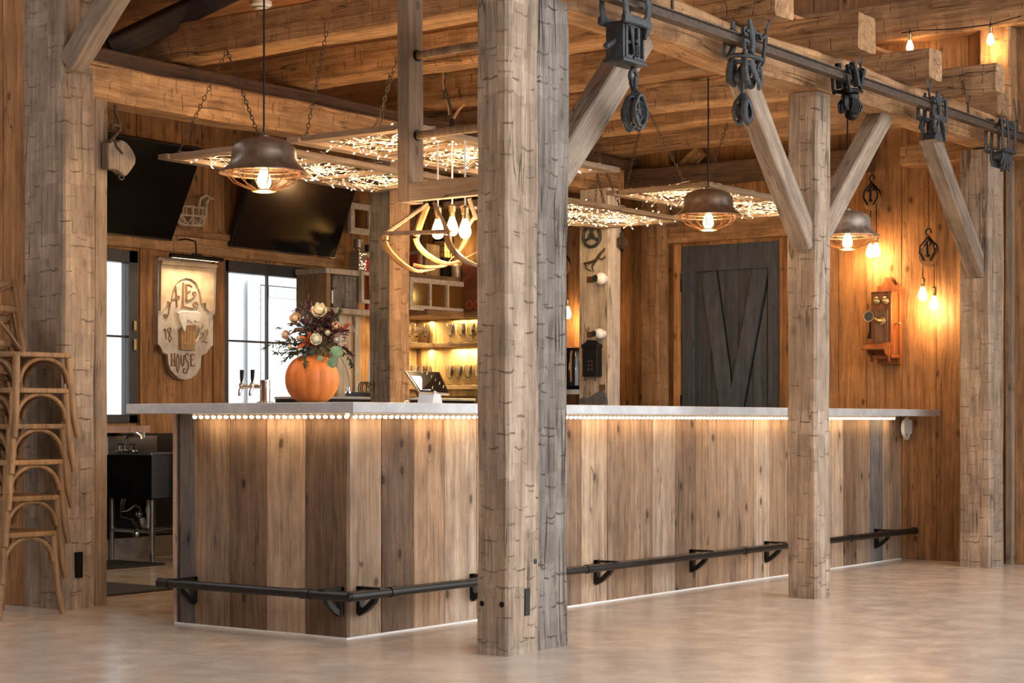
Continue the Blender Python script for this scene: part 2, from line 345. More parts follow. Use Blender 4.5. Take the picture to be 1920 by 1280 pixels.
def board_wall(name, mat, axis, pos, u0, u1, z0, z1, thick, holes=(), wmin=.17, wmax=.26, seed=1, outward=1, kind='structure', greys=(0,.3), rot=None, splits=()):
    """vertical boards along axis 'x' or 'y' standing at the plane pos; thickness grows away from the room"""
    rnd=random.Random(seed); mb=MB(); cuts=[u0]
    edges=sorted(set([u0,u1]+[h[0] for h in holes]+[h[1] for h in holes]+list(splits)))
    edges=[e for e in edges if u0<=e<=u1]
    bs=[]
    for a,b in zip(edges,edges[1:]):
        L=b-a; n=max(1,round(L/rnd.uniform(wmin,wmax))); ws=[rnd.uniform(.8,1.2) for _ in range(n)]; s=sum(ws); p=a
        for w in ws: bs.append((p,p+w/s*L)); p+=w/s*L
    for a,b in bs:
        t=rnd.random(); g=rnd.choice([0,0,greys[0],greys[1],greys[1]*.5]); mb.cur=(.001+t,g)
        segs=[(z0,z1)]
        for h in holes:
            if h[0]<=a+1e-4 and h[1]>=b-1e-4:
                ns=[]
                for s0,s1 in segs:
                    if h[2]>s0: ns.append((s0,min(s1,h[2])))
                    if h[3]<s1: ns.append((max(s0,h[3]),s1))
                segs=[s for s in ns if s[1]-s[0]>.005]
        d=rnd.uniform(0,.008)
        for s0,s1 in segs:
            q0=pos+outward*d; q1=pos+outward*thick
            if axis=='x': mb.box((a+.0015,q0,s0),(b-.0015,q1,s1),bev=.002)
            else: mb.box((q0,a+.0015,s0),(q1,b-.0015,s1),bev=.002)
    # dark backing so that gaps read dark
    o=mb.build(name,mat); 
    return tag(o,kind=kind)

# ------------------------------------------------------------------ the setting
XW=6.0; YW=4.5; XL=.10; ZC=3.42
def floor_mat():
    m,nt,b=newmat('sealed_concrete_floor'); tc=N(nt,'ShaderNodeTexCoord'); V=tc.outputs['Object']
    n1=noise_(nt,V,.9,4,.6,.4); n2=noise_(nt,V,180,2,.6); n3=noise_(nt,V,5,5,.65,.3)
    c=ramp(nt,n1,[(.3,(.56,.475,.395)),(.7,(.63,.55,.465))]); c=mix(nt,.35,c,ramp(nt,n3,[(.35,(.40,.33,.27)),(.65,(.66,.58,.50))]))
    c=mix(nt,.3,c,ramp(nt,n2,[(.35,(.30,.24,.19)),(.6,(.72,.65,.57))])); link(nt,c,b.inputs['Base Color'])
    r=ramp(nt,n3,[(.3,(.13,.13,.13)),(.7,(.27,.27,.27))]); link(nt,r,b.inputs['Roughness'])
    b.inputs['Specular IOR Level'].default_value=.5
    bp=N(nt,'ShaderNodeBump'); bp.inputs['Strength'].default_value=.12; bp.inputs['Distance'].default_value=.004; link(nt,noise_(nt,V,38,3,.6),bp.inputs['Height']); link(nt,bp.outputs[0],b.inputs['Normal'])
    return m
mb=MB(); mb.box((-13,-13,-.1),(XW+.05,YW+.05,0)); tag(mb.build('floor',floor_mat()),kind='structure')

# windows in the back wall (window_1 left, window_2 right)
def wx(px,py=600): return onY(px,py,YW).x
w1a,w1b=1.55,wx(257); w2a,w2b=wx(421),wx(606)
zt=onY(420,487,YW).z; zb=.975
board_wall('wall_back',M_['wall'],'x',YW,XL,XW,0.001,4.6,.03,holes=[(w1a,w1b,zb,zt),(w2a,w2b,.93,zt)],seed=4,greys=(.2,.45))
mb=MB(); 
mb.box((XL,YW+.031,0),(w1a,YW+.06,4.6)); mb.box((w1b,YW+.031,0),(w2a,YW+.06,4.6)); mb.box((w2b,YW+.031,0),(XW,YW+.06,4.6))
mb.box((w1a,YW+.031,0),(w1b,YW+.06,zb)); mb.box((w2a,YW+.031,0),(w2b,YW+.06,.93)); mb.box((w1a,YW+.031,zt),(w1b,YW+.06,4.6)); mb.box((w2a,YW+.031,zt),(w2b,YW+.06,4.6))
tag(mb.build('trim_1',M_['black']),kind='structure')
def window(n,xa,xb,z0,z1,glassx,mull,hz):
    e=empty('window_%d'%n,((xa+xb)/2,YW,z0),None,None,kind='structure'); L=e.location
    def B(mb,a,b,bev=.004): mb.box(Vector(a)-L,Vector(b)-L,bev=bev)
    f=MB(); y0,y1=YW-.012,YW+.075
    B(f,(xa,y0,z1-.09),(xb,y1,z1)); B(f,(xa,y0,z0),(xb,y1,z0+.06)); B(f,(xa,y0,z0),(glassx[0],y1,z1)); B(f,(glassx[1],y0,z0),(xb,y1,z1))
    f.build('window_frame',M_['frame'],e)
    g=MB(); B(g,(glassx[0],YW+.03,z0+.05),(glassx[1],YW+.034,z1-.08),0); g.build('pane',M_['pane'],e)
    k=MB()
    for x in mull: B(k,(x-.008,YW+.015,z0+.05),(x+.008,YW+.045,z1-.08),.002)
    B(k,(glassx[0],YW+.015,hz-.008),(glassx[1],YW+.045,hz+.008),.002)
    k.build('muntin',M_['frame'],e)
    return e
g1=(w1a+.08,wx(240)); g2=(wx(427),wx(584))
e=window(1,w1a,w1b,zb,zt,g1,[],onY(225,630,YW).z)
e=window(2,w2a,w2b,.93,zt,g2,[wx(505)],onY(470,640,YW).z)
# small latch of the sliding window
mb=MB(); p=onY(249,620,YW); mb.box((p.x-.012,YW-.03,p.z-.14),(p.x+.012,YW-.012,p.z-.06),bev=.003); mb.box((p.x-.012,YW-.03,p.z+.0),(p.x+.012,YW-.012,p.z+.07),bev=.003)
l=mb.build('window_latch',M_['brass']); l.parent=bpy.data.objects['window_1']; l.matrix_parent_inverse=Matrix.Translation(-bpy.data.objects['window_1'].location)

# header board above the windows and trims beside them
def trimboard(n,a,b,mat=M_['wall']):
    a=Vector(a);b=Vector(b); d=b-a
    if abs(d.x)>=abs(d.z): p0=Vector((a.x,(a.y+b.y)/2,(a.z+b.z)/2)); p1=Vector((b.x,(a.y+b.y)/2,(a.z+b.z)/2)); w=abs(d.y); h=abs(d.z)
    else: p0=Vector(((a.x+b.x)/2,(a.y+b.y)/2,a.z)); p1=Vector(((a.x+b.x)/2,(a.y+b.y)/2,b.z)); w=abs(d.y); h=abs(d.x)
    return beam('trim_%d'%n,p0,p1,w,h,mat,(0,1,0),wob=.002,kind='structure')
hz0=onY(300,455,YW).z; hz1=onY(300,437,YW).z+.09
trimboard(2,(XL+.1,YW-.03,zt+.02),(onY(640,500,YW).x,YW-.001,zt+.14),M_['beam'])
trimboard(3,(XL+.1,YW-.055,zt+.14),(onY(640,500,YW).x,YW-.001,zt+.19),M_['beam'])
trimboard(4,(wx(260),YW-.018,.9),(wx(290),YW-.001,zt+.02),M_['wall'])
trimboard(5,(wx(398),YW-.018,.9),(wx(419),YW-.001,zt+.02),M_['wall'])

# right wall with the charcoal door
def wy(px,py=600): return onX(px,py,XW).y
dya,dyb=wy(1465),wy(1280); dzt=onX(1370,457,XW).z
board_wall('wall_right',M_['wall'],'y',XW,-3.6,YW,0.001,5.6,.03,holes=[(dya,dyb,0,dzt)],wmin=.19,wmax=.3,seed=11,greys=(.35,.6),splits=[wy(1900),wy(1690),wy(1755)])
mb=MB(); mb.box((XW+.031,-3.6,0),(XW+.06,YW+.06,5.6)); tag(mb.build('trim_6',M_['black']),kind='structure')
board_wall('wall_left',M_['wall'],'y',XL,2.36,6.5,0.001,5.0,.05,wmin=.14,wmax=.2,seed=5,greys=(.2,.5))
mb=MB(); mb.box((XL+.052,2.4,0),(XL+.08,6.5,5.0)); tag(mb.build('trim_7',M_['black']),kind='structure')
# dark door slab and its casing
D=empty('door_1',(XW,(dya+dyb)/2,0),None,None,kind='structure')
def dl(p): return Vector(p)-D.location
mb=MB(); n=7
for i in range(n):
    a=dya+(dyb-dya)*i/n; b=dya+(dyb-dya)*(i+1)/n; mb.cur=(random.random(),random.random()*.3)
    mb.box(dl((XW+.012,a+.002,.0)),dl((XW+.03,b-.002,dzt)),bev=.002)
mb.build('door_panel',M_['doorg'],D)
mb=MB(); mb.cur=(.3,.1); sw=.105; zx=dzt-.2
mb.box(dl((XW-.014,dya,0)),dl((XW+.012,dya+sw,dzt)),bev=.003); mb.cur=(.6,.2); mb.box(dl((XW-.014,dyb-sw,0)),dl((XW+.012,dyb,dzt)),bev=.003)
mb.cur=(.8,.1); mb.box(dl((XW-.014,dya+sw,zx)),dl((XW+.012,dyb-sw,dzt)),bev=.003); mb.box(dl((XW-.014,dya+sw,0)),dl((XW+.012,dyb-sw,.2)),bev=.003)
mb.build('door_rail',M_['doorg'],D)
ya,yb=dya+sw,dyb-sw
def diag(y0,z0,y1,z1,x0,w=.125):
    m=MB(); m.cur=(random.random(),.1); v=Vector((0,y1-y0,z1-z0)).normalized(); nn=Vector((0,-v.z,v.y))*w/2
    pts=[(y0-nn.y,z0-nn.z),(y1-nn.y,z1-nn.z),(y1+nn.y,z1+nn.z),(y0+nn.y,z0+nn.z)]
    pts=[(p[0]-D.location.y,p[1]) for p in pts]
    m.prism(pts,x0-XW,x0-XW+.022,'yz'); o=m.build('cross_brace',M_['doorg'],D); g=MB()
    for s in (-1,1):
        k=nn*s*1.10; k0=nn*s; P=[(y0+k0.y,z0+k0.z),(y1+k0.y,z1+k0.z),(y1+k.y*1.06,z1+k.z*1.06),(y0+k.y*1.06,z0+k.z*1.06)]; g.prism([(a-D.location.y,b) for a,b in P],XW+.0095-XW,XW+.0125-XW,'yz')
    gg=g.build('painted_gap_shadow',M_['ironb'],D); return o  # black strips beside each brace, painting in the shadow of the grooves
# X brace, arms from the upper corners crossing at about 0.9 m
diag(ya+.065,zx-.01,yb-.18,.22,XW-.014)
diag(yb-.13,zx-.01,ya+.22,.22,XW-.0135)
mb=MB()
for zz in (dzt-.35,dzt-1.25): mb.box(dl((XW-.02,dyb,zz)),dl((XW+.0,dyb+.018,zz+.1)),bev=.002)
mb.build('hinge',M_['ironb'],D)
beam('trim_8',(XW-.02,dyb+.035,0),(XW-.02,dyb+.035,dzt+.02),.045,.05,M_['wall'],(1,0,0),wob=.001,kind='structure')
beam('trim_9',(XW-.02,dya-.05,0),(XW-.02,dya-.05,dzt+.02),.045,.09,M_['wall'],(1,0,0),wob=.001,kind='structure')
beam('trim_10',(XW-.03,dyb+.30,dzt+.13),(XW-.03,dya-.16,dzt+.13),.06,.21,M_['beam'],(1,0,0),wob=.004,kind='structure')
beam('trim_11',(XW-.025,dyb+.20,0),(XW-.025,dyb+.20,3.1),.05,.16,M_['wall'],(1,0,0),wob=.003,kind='structure')
# horizontal girt on the right wall, high up
g=onX(1700,15,XW)
beam('trim_12',(XW-.09,-3.4,g.z-.12),(XW-.09,2.2,g.z-.12),.17,.27,M_['beam'],(1,0,0),kind='structure',wob=.008,gry=.3)
# corner stile right of the last post
beam('trim_13',(XW-.03,onX(1897,500,XW).y,0),(XW-.03,onX(1897,500,XW).y,3.6),.05,.05,M_['smooth'],(1,0,0),kind='structure',wob=.001)
# upright on the wall that carries the high girt
pu=onX(1880,120,XW)
beam('trim_14',(XW-.08,pu.y,2.9),(XW-.08,pu.y,g.z-.26),.14,.22,M_['beam'],(1,0,0),kind='structure',wob=.006)
# ceiling boards (local z along world y) - the loft floor over the bar
mb=MB(); x=XL
R=Matrix(((1,0,0,0),(0,0,1,0),(0,-1,0,0),(0,0,0,1)))  # local(x,y,z)->world(x,z,-y)
while x<XW:
    w=.15; mb.cur=(random.random(),0.); mb.box((x+.0012,-(ZC+.025),-.35),(x+w-.0012,-ZC,YW),bev=.002); x+=w
o=mb.build('ceiling',M_['ceil']); o.matrix_world=R; tag(o,kind='structure')
# roof of the hall high above (keeps daylight coming from the open side only)
mb=MB(); mb.box((-9.5,-6.6,5.6),(XW+.1,YW+.1,5.75)); tag(mb.build('trim_15',M_['ceil']),kind='structure')
# unseen hall wall behind the camera, set close and dark to cut side light
mb=MB(); mb.box((-8.6,-12,0),(-8.4,6.5,5.6)); tag(mb.build('trim_16',M_['beamd']),kind='structure')
mb=MB(); mb.box((-9.4,6.4,0),(XL,6.6,5.6)); tag(mb.build('trim_17',M_['wall']),kind='structure')

# what stands outside the windows: a white rendered wall with a framed glass door, paving
ext=plain('white_render',(.86,.87,.88),.8,0,.06,6)
mb=MB(); mb.box((1.2,8.2,0),(9.5,8.4,4.5)); ob=mb.build('garden_wall',ext); tag(ob,'white rendered outside wall seen through the bar windows','wall')
p0=onY(470,515,8.1); p1=onY(588,515,8.1)
GD=empty('patio_door',(p0.x,8.1,0),'grey framed glazed patio door standing outside beyond the right bar window','door')
mb=MB(); x0=0; x1=p1.x-p0.x; zt2=onY(530,522,8.1).z
def fr(mb,a,b,z0,z1,t,y=0):
    mb.box((a,y-.05,z0),(a+t,y+.05,z1),bev=.006); mb.box((b-t,y-.05,z0),(b,y+.05,z1),bev=.006); mb.box((a+t,y-.05,z1-t),(b-t,y+.05,z1),bev=.006)
fr(mb,x0,x1,0,zt2,.09); mb.build('door_frame',M_['white'],GD)
mb=MB(); fr(mb,x0+.1,x1-.1,0.,zt2-.1,.12,.0); mb.build('door_leaf',plain('light_grey_paint',(.42,.43,.45),.5),GD)
mb=MB(); mb.box((x0+.21,.0,.05),(x1-.21,.02,zt2-.21)); mb.build('door_glass',plain('bright_frosted_glass',(.85,.87,.88),.15),GD)
mb=MB(); mb.box((-2,YW+.2,-.1),(10,12,-.02)); tag(mb.build('terrace_paving',plain('pale_paving',(.75,.74,.72),.8)),kind='structure')
bpy.data.objects['terrace_paving'].name='trim_18'
# ------------------------------------------------------------------ posts
PZ=2.82
def vpost(name, x0,x1,y0,y1,z0,z1,mat,label,group=None,**k):
    return beam(name,((x0+x1)/2,(y0+y1)/2,z0),((x0+x1)/2,(y0+y1)/2,z1),x1-x0,y1-y0,mat,(1,0,0),label,'post',group,**k)
def mortise(parent,x,y,z,sx,sz,face,deep=.055):
    """dark socket left in a post: a recessed frame of four wood cheeks around a dark back"""
    return
vpost('timber_post',-.066,.168,-.949,-.785,0,PZ,M_['post'],'large pale hewn timber post nearest the camera in front of the bar',wob=.007)
vpost('timber_post',.170,.41,-.940,-.79,0,PZ,M_['postg'],'grey cracked timber bolted to the right side of the nearest post',wob=.009)
vpost('timber_post',2.94,3.12,-.865,-.685,0,PZ,M_['post'],'slender square timber post right of centre with a brace on both sides',wob=.006)
vpost('timber_post',5.556,5.80,-.837,-.62,0,PZ,M_['post'],'timber post against the right wall below the end of the trolley beam',wob=.006)
vpost('timber_post',5.80,5.90,-.80,-.66,0,PZ,M_['post'],'narrow pale timber between the right-hand post and the wall',wob=.006)
vpost('timber_post',.075,.29,2.03,2.36,0,4.4,M_['post'],'broad hewn timber post behind the stacked chairs at the left',wob=.009)
vpost('timber_post',.295,.385,2.04,2.22,0,2.70,M_['smooth'],'narrow smooth post attached beside the broad left post',wob=.003)
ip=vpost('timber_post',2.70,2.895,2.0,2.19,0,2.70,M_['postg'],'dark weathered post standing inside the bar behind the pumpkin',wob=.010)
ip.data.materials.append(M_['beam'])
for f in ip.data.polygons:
    if f.normal.y<-.6 or f.normal.x>.6: f.material_index=1  # grey side is weathered; the orange here partly paints in warm lamp light
vpost('timber_post',4.98,5.14,1.84,2.11,0,2.70,M_['pale'],'whitewashed post carrying the mailbox and white cameras',wob=.004)
vpost('timber_post',5.77,5.92,1.90,2.06,0,2.95,M_['beam'],'rough orange post on the right wall left of the dark door',wob=.010)
# dark mortise sockets cut in posts, lined boxes let into the faces
def socket(nm,x,y,z,w,h,face,label,d=.008):
    mb=MB(); t=.006
    if face=='y': 
        mb.box((x-w/2,y-d,z-h/2),(x+w/2,y+.02,z+h/2))
        o=mb.build(nm,M_['ironb'])
    else:
        mb.box((x-d,y-w/2,z-h/2),(x+.02,y+w/2,z+h/2)); o=mb.build(nm,M_['ironb'])
    return tag(o,label,'mortise')

# ------------------------------------------------------------------ beams along X
TBY=-.80
beam('trolley_beam',(-2.2,TBY,2.925),(6.0,TBY,2.925),.2,.21,M_['beam'],(0,1,0),'long hewn beam running right over the posts behind the iron trolleys','beam',wob=.014,gry=.15)
beam('header_beam',(.12,2.13,2.805),(5.5,2.13,2.805),.2,.2,M_['beam'],(0,1,0),'honey coloured hewn beam from the left post over the bar','beam',wob=.012)
beam('purlin_beam',(.16,2.24,2.965),(5.9,2.24,2.965),.17,.10,M_['beamd'],(0,1,0),'dark purlin lying on top of the honey coloured beam','beam',wob=.008)
# joists along Y over the bar
J=[(1.0,2.9,.20,.21,'uppermost hewn joist crossing the top left over the cage lamp'),
   (1.97,2.45,.20,.20,'hewn joist with a cut left end, second from the left'),
   (2.95,1.98,.22,.20,'short hewn joist ending just behind the hanging ladder')]
ends={1.0:-1.2,1.97:-1.13,2.95:-1.12}
for (x,yb,w,h,lb) in J:
    beam('ceiling_joist',(x+.1,ends[x],3.03+h/2),(x+.1,yb,3.03+h/2),w,h,M_['beam'],(1,0,0),lb,'beam','joists resting on the trolley beam',wob=.010,gry=.05)
for (x,yb,ye,w,h,lb) in [(3.98,3.9,-1.08,.19,.18,'joist with a split end, middle of the row of ends at the upper right'),
   (4.60,3.9,-1.24,.15,.17,'long thin joist reaching furthest over the rail at the upper right'),
   (5.46,3.9,-.93,.20,.17,'hewn joist near the right wall ending above the last trolleys')]:
    beam('ceiling_joist',(x+.1,ye,3.03+h/2),(x+.1,yb,3.03+h/2),w,h,M_['beam'],(1,0,0),lb,'beam','joists resting on the trolley beam',wob=.012,gry=.35)
# darker cross beam under the joists, behind
beam('tie_beam',(5.80,4.3,2.86),(5.80,.15,2.86),.18,.16,M_['beamd'],(1,0,0),'dark beam low along the right wall behind the fairy light frames','beam',wob=.01,tint=.3,gry=.3)
beam('tie_beam',(5.86,-.1,2.86),(5.86,-2.6,2.86),.2,.15,M_['beam'],(1,0,0),'hewn timber along the right wall ending past the last trolley','beam',wob=.01,gry=.3)
beam('tie_beam',(.07,1.9,3.62),(.07,-1.5,3.62),.2,.22,M_['beam'],(1,0,0),'tie beam overhead between the left post and the nearest post','beam',wob=.01)
# dark rafter upper left and its small blocks
a=onY(205,88,2.5); b=onY(400,-2,2.5)
beam('dark_rafter',onY(206,92,2.40),onY(450,-26,1.96),.13,.12,M_['blackw'],(0,1,0),'nearly black rafter rising steeply from the left post','beam',wob=.006)
# ------------------------------------------------------------------ knee braces
def brace(p0,p1,w,t,mat,xa,label): return beam('knee_brace',p0,p1,w,t,mat,xa,label,'brace','knee braces of the timber frame',wob=.004)
brace((.30,-.83,1.93),(1.16,-.83,2.82),.11,.15,M_['brace'],(0,1,0),'weathered diagonal brace rising right from the nearest post')
brace((2.96,-.79,1.98),(2.19,-.79,2.85),.11,.13,M_['brace'],(0,1,0),'diagonal brace left of the slender post, its foot lapping the post')
brace((3.08,-.79,2.02),(3.95,-.79,2.83),.11,.125,M_['brace'],(0,1,0),'diagonal brace rising right from the slender post')
brace((5.60,-.74,2.00),(4.76,-.74,2.82),.11,.13,M_['brace'],(0,1,0),'diagonal brace rising left from the right-hand post')
brace((.13,2.02,2.86),(.13,1.25,3.60),.12,.12,M_['brace'],(1,0,0),'short brace at the top left rising from the broad left post')
brace((XW-.1,1.93,2.80),(XW-.1,1.60,3.06),.09,.09,M_['beam'],(1,0,0),'small orange brace on the wall beside the rough post, above the door')
a=onX(-30,-40,.03); b=onX(42,190,.03)
beam('knee_brace',(.03,2.78,2.62),(.03,3.06,4.0),.09,.16,M_['smooth'],(1,0,0),'slanted brace board in the upper left corner','brace',wob=.002)
# ------------------------------------------------------------------ old ladder hanging over the bar
LX=.35; ly=-.07
Ld=empty('hanging_ladder',(LX,ly,2.0),'old wooden ladder hanging upright between bar lamp and nearest post','ladder')
def lb(p): return Vector(p)-Ld.location
beam('ladder_rail',lb((LX+.06,ly+.035,2.01)),lb((LX+.06,ly+.035,3.4)),.115,.068,M_['smooth'],(1,0,0),parent=Ld,wob=.002)
beam('ladder_rail',lb((LX+.06,ly-.50,2.01)),lb((LX+.06,ly-.50,3.4)),.115,.068,M_['smooth'],(1,0,0),parent=Ld,wob=.002)
beam('bottom_board',lb((LX+.035,ly+.0,2.055)),lb((LX+.035,ly-.53,2.055)),.06,.085,M_['smooth'],(1,0,0),parent=Ld,wob=.001)
for z in (2.325,2.70):
    mb=MB(); mb.tube([lb((LX+.07,ly+.03,z)),lb((LX+.07,ly-.25,z+.003)),lb((LX+.07,ly-.5,z))],[.019,.021,.019],10); mb.build('rung',M_['lath'],Ld)
    mb=MB(); mb.tube([lb((LX+.07,ly+.004,z)),lb((LX+.07,ly-.004,z))],.027,14); mb.build('rung_hole',M_['ironb'],Ld)

# ------------------------------------------------------------------ trolley rail and its hangers
RY=-1.05; RZ=2.865
R_=empty('trolley_rail',(-2.0,RY,RZ),'rusty steel hay trolley rail running in front of the long beam','rail')
mb=MB(); mb.box((0,-.028,-.016),(7.96,.028,-.004),bev=.002); mb.box((0,-.006,-.004),(7.96,.006,.03)); mb.box((0,-.02,.03),(7.96,.02,.038),bev=.002); mb.build('rail_bar',M_['rust'],R_)
for i,x in enumerate([1.10,2.02,3.12,4.06,4.66,5.50]):
    h=empty('rail_hanger',(x,RY,RZ+.03),['rod hanger of the rail left of the second trolley','forked rod hanger above the second trolley','forked rod hanger under the first jutting joist end','twisted rod hanger right of the black trolley','small forked hanger above the fourth trolley','forked hanger between the fourth and fifth trolleys'][i],'hanger','rail hangers')
    top=.16 if i!=0 else .2
    mb=MB(); mb.tube([(0,0,0),(0,0,top*.55),(.004,0,top*.6)],.008,8); mb.build('rod',M_['rust'],h)
    mb=MB(); mb.tube([(0,0,top*.5),(-.03,0,top*.72),(-.045,0.01,top+.06)],.008,6,flat=(1.6,.6)); mb.tube([(0,0,top*.5),(.03,0,top*.72),(.045,0.01,top+.06)],.008,6,flat=(1.6,.6)); mb.ball((0,0,top*.52),.014,6); mb.build('fork',M_['rust'],h)

# ------------------------------------------------------------------ hay trolleys
def wheel(mb,c,r,w,ax='y',spokes=0):
    prof=[(r*.25,-w/2),(r*.96,-w/2),(r,-w*.36),(r*.84,-w*.1),(r*.84,w*.1),(r,w*.36),(r*.96,w/2),(r*.25,w/2)]
    mb.lathe(prof,c,20,ax=ax)
def ringwheel(mb,c,r,t,ax,spokes=5,hub=.25):
    c=Vector(c); pts=[]
    def P(a,rr): 
        return c+(Vector((rr*math.cos(a),0,rr*math.sin(a))) if ax=='y' else Vector((0,rr*math.cos(a),rr*math.sin(a))))
    mb.tube([P(2*PI*k/22,r) for k in range(22)],t,6,closed=True)
    mb.tube([P(2*PI*k/10,r*hub*.6) for k in range(10)],r*hub*.42,6,closed=True)
    for k in range(spokes):
        a=2*PI*k/spokes+.3; mb.tube([P(a,r*hub*.7),P(a+.12,r*.6),P(a,r)],[t*.8,t*.6,t*.9],6)
def pulley_block(parent,z,mat,s=1.,off=(0,0,0)):
    ox,oy,oz=off
    mb=MB()
    for sg in (-1,1):   # two teardrop straps
        pts=[]
        for k in range(19):
            a=PI/2+(k-9)/9*PI*.98; pts.append((ox+.055*s*math.cos(a)*(1.0 if math.sin(a)<.3 else .8),oy+sg*.026*s,z-.09*s+ .075*s*math.sin(a)))
        mb.tube(pts,.0085*s,6,flat=(1.2,1.7))
    mb.tube([(ox,oy,z+.075*s),(ox,oy,z+.02*s),(ox,oy-.02*s,z-.01*s)],.011*s,8); mb.tube([(ox,oy,z+.02*s),(ox,oy+.02*s,z-.01*s)],.01*s,8)
    mb.build('block_strap',mat,parent)
    mb=MB(); wheel(mb,(ox,oy,z-.09*s),.058*s,.03*s,'y'); 
    for sg in (-1,1): ringwheel(mb,(ox,oy+sg*.019*s,z-.09*s),.046*s,.006*s,'y',5)
    mb.build('sheave',mat,parent)
def trolley(x,label,kind,mat,s=1.):
    e=empty('hay_trolley',(x,RY,RZ),label,'hay trolley','iron hay trolleys on the rail')
    # wheels on top of the rail lips
    for sx in (-1,1):
        for sy in (-1,1):
            mb=MB(); wheel(mb,(sx*.085*s,sy*.038,.055),.032*s,.022,'y'); mb.tube([(sx*.085*s,sy*.02,.055),(sx*.085*s,sy*.062,.055)],.009,8); mb.build('wheel',mat,e)
    if kind==1:      # tall open frame, box body with slots, hook and block
        mb=MB()
        for sx in (-1,1):
            for sy in (-1,1):
                mb.tube([(sx*.085,sy*.055,.10),(sx*.10,sy*.062,.05),(sx*.105,sy*.066,-.02),(sx*.092,sy*.068,-.075),(sx*.06,sy*.068,-.098)],[.014,.013,.012,.015,.016],8,flat=(1.5,.8))
        for sy in (-1,1): mb.tube([(-.12,sy*.068,-.10),(0,sy*.07,-.096),(.12,sy*.068,-.10)],.015,8,flat=(1.5,.8)); mb.tube([(.10,sy*.06,.10),(.12,sy*.06,.085),(.125,sy*.06,-.02),(.10,sy*.06,-.13),(.085,sy*.06,-.17)],[.012,.02,.012,.016,.008],8)
        mb.tube([(-.085,-.06,.115),(0,-.06,.09),(.085,-.06,.115)],.010,8)
        mb.build('side_frame',mat,e)
        mb=MB()
        mb.box((-.095,-.05,-.285),(-.075,.05,-.105),bev=.004); mb.box((.085,-.05,-.285),(.10,.05,-.105),bev=.004)
        mb.box((-.075,.02,-.28),(.085,.03,-.11),bev=.003)
        # face plate of bars with slots between
        for (u0,u1,z0,z1) in [(-.075,-.055,-.28,-.11),(.03,.052,-.28,-.11),(-.02,.0,-.28,-.12),(-.055,.03,-.28,-.262),(-.055,.03,-.126,-.11),(-.055,-.02,-.21,-.195),(.0,.03,-.225,-.21),(.052,.085,-.28,-.265)]:
            mb.box((u0,-.055,z0),(u1,-.035,z1),bev=.003)
        mb.box((-.105,-.06,-.30),(.11,.06,-.282),bev=.004)
        mb.tube([(-.045,-.06,-.13),(-.02,-.065,-.26)],.006,6); mb.ball((-.03,-.05,-.2),.012,8); mb.ball((.012,-.055,-.19),.01,8); 
        for k in range(6): mb.tube([(.018+.02*math.cos(a),-.048+.02*math.sin(a),-.215-.009*k) for a in [j*PI/4 for j in range(8)]],.0035,5,closed=True)
        mb.tube([(-.095,0,-.20),(-.14,0,-.225),(-.16,0,-.235)],[.016,.014,.01],8); mb.ball((-.16,0,-.235),.018,8)
        mb.build('carriage_body',mat,e)
        mb=MB(); pts=[(.075+.03*math.cos(a),0,-.345+.032*math.sin(a)) for a in [PI*1.25-k*PI/7 for k in range(12)]]
        mb.tube(pts,.011,8); mb.tube([pts[0],(.052,0,-.38),(.07,0,-.40),(.085,0,-.41)],.011,8); mb.tube([(.075,0,-.30),(.08,0,-.315)],.014,8)
        mb.build('hook',mat,e)
        pulley_block(e,-.43,mat,1.0,(.045,-.03,0)); pulley_block(e,-.43,mat,1.0,(.125,.03,0))
    elif kind==2:    # cast swan-neck frame with ring base, knuckle body and big strap block
        mb=MB()
        for sy in (-1,1):
            mb.tube([(-.045,sy*.055,.125),(-.03,sy*.058,.06),(-.02,sy*.062,0),(-.035,sy*.066,-.045),(-.06,sy*.07,-.075)],[.012,.02,.016,.018,.02],8,flat=(1.4,.8))
            mb.tube([(-.03,sy*.058,.09),(.02,sy*.06,.055),(.05,sy*.06,.065),(.08,sy*.06,.035),(.12,sy*.06,.06)],[.012,.009,.012,.009,.014],8)
            mb.tube([(.12,sy*.06,.06),(.115,sy*.064,.01),(.10,sy*.066,-.04),(.09,sy*.066,-.09),(.10,sy*.05,-.115)],[.012,.010,.012,.014,.008],8)
            mb.tube([(-.12,sy*.06,-.0),(-.125,sy*.064,-.05),(-.11,sy*.066,-.085)],.012,8)
            mb.tube([(-.12,sy*.06,.0),(-.07,sy*.06,-.01)],.010,8)
        mb.tube([(.125*math.cos(a),.075*math.sin(a),-.085) for a in [k*PI/10 for k in range(20)]],.014,8,closed=True,flat=(1,1.2))
        mb.build('side_frame',mat,e)
        mb=MB()
        for sy in (-1,1):
            mb.tube([(-.08,sy*.045,-.09),(-.095,sy*.05,-.16),(-.085,sy*.05,-.215),(-.04,sy*.045,-.235)],[.014,.02,.026,.016],8)
            mb.tube([(-.03,sy*.055,-.10),(-.01,sy*.062,-.16),(.045,sy*.062,-.215),(.075,sy*.055,-.235)],[.02,.016,.014,.022],8,flat=(1.5,.7))
            mb.tube([(.08,sy*.05,-.10),(.04,sy*.06,-.125),(.02,sy*.06,-.17),(.0,sy*.055,-.20)],[.014,.009,.009,.012],8)
            mb.tube([(.09,sy*.045,-.12),(.10,sy*.05,-.18),(.09,sy*.05,-.235)],[.012,.011,.014],8)
            ringwheel(mb,(.06,sy*.045,-.175),.034,.008,'y',3)
        mb.ball((0,0,-.16),.045,10,(1.1,.7,1.3)); mb.ball((-.065,0,-.20),.04,10,(.9,.8,1.)); mb.ball((.06,0,-.215),.038,10,(1,.8,.9))
        mb.tube([(-.10,-.05,-.125),(-.06,-.055,-.13)],.010,8)
        mb.build('carriage_body',mat,e)
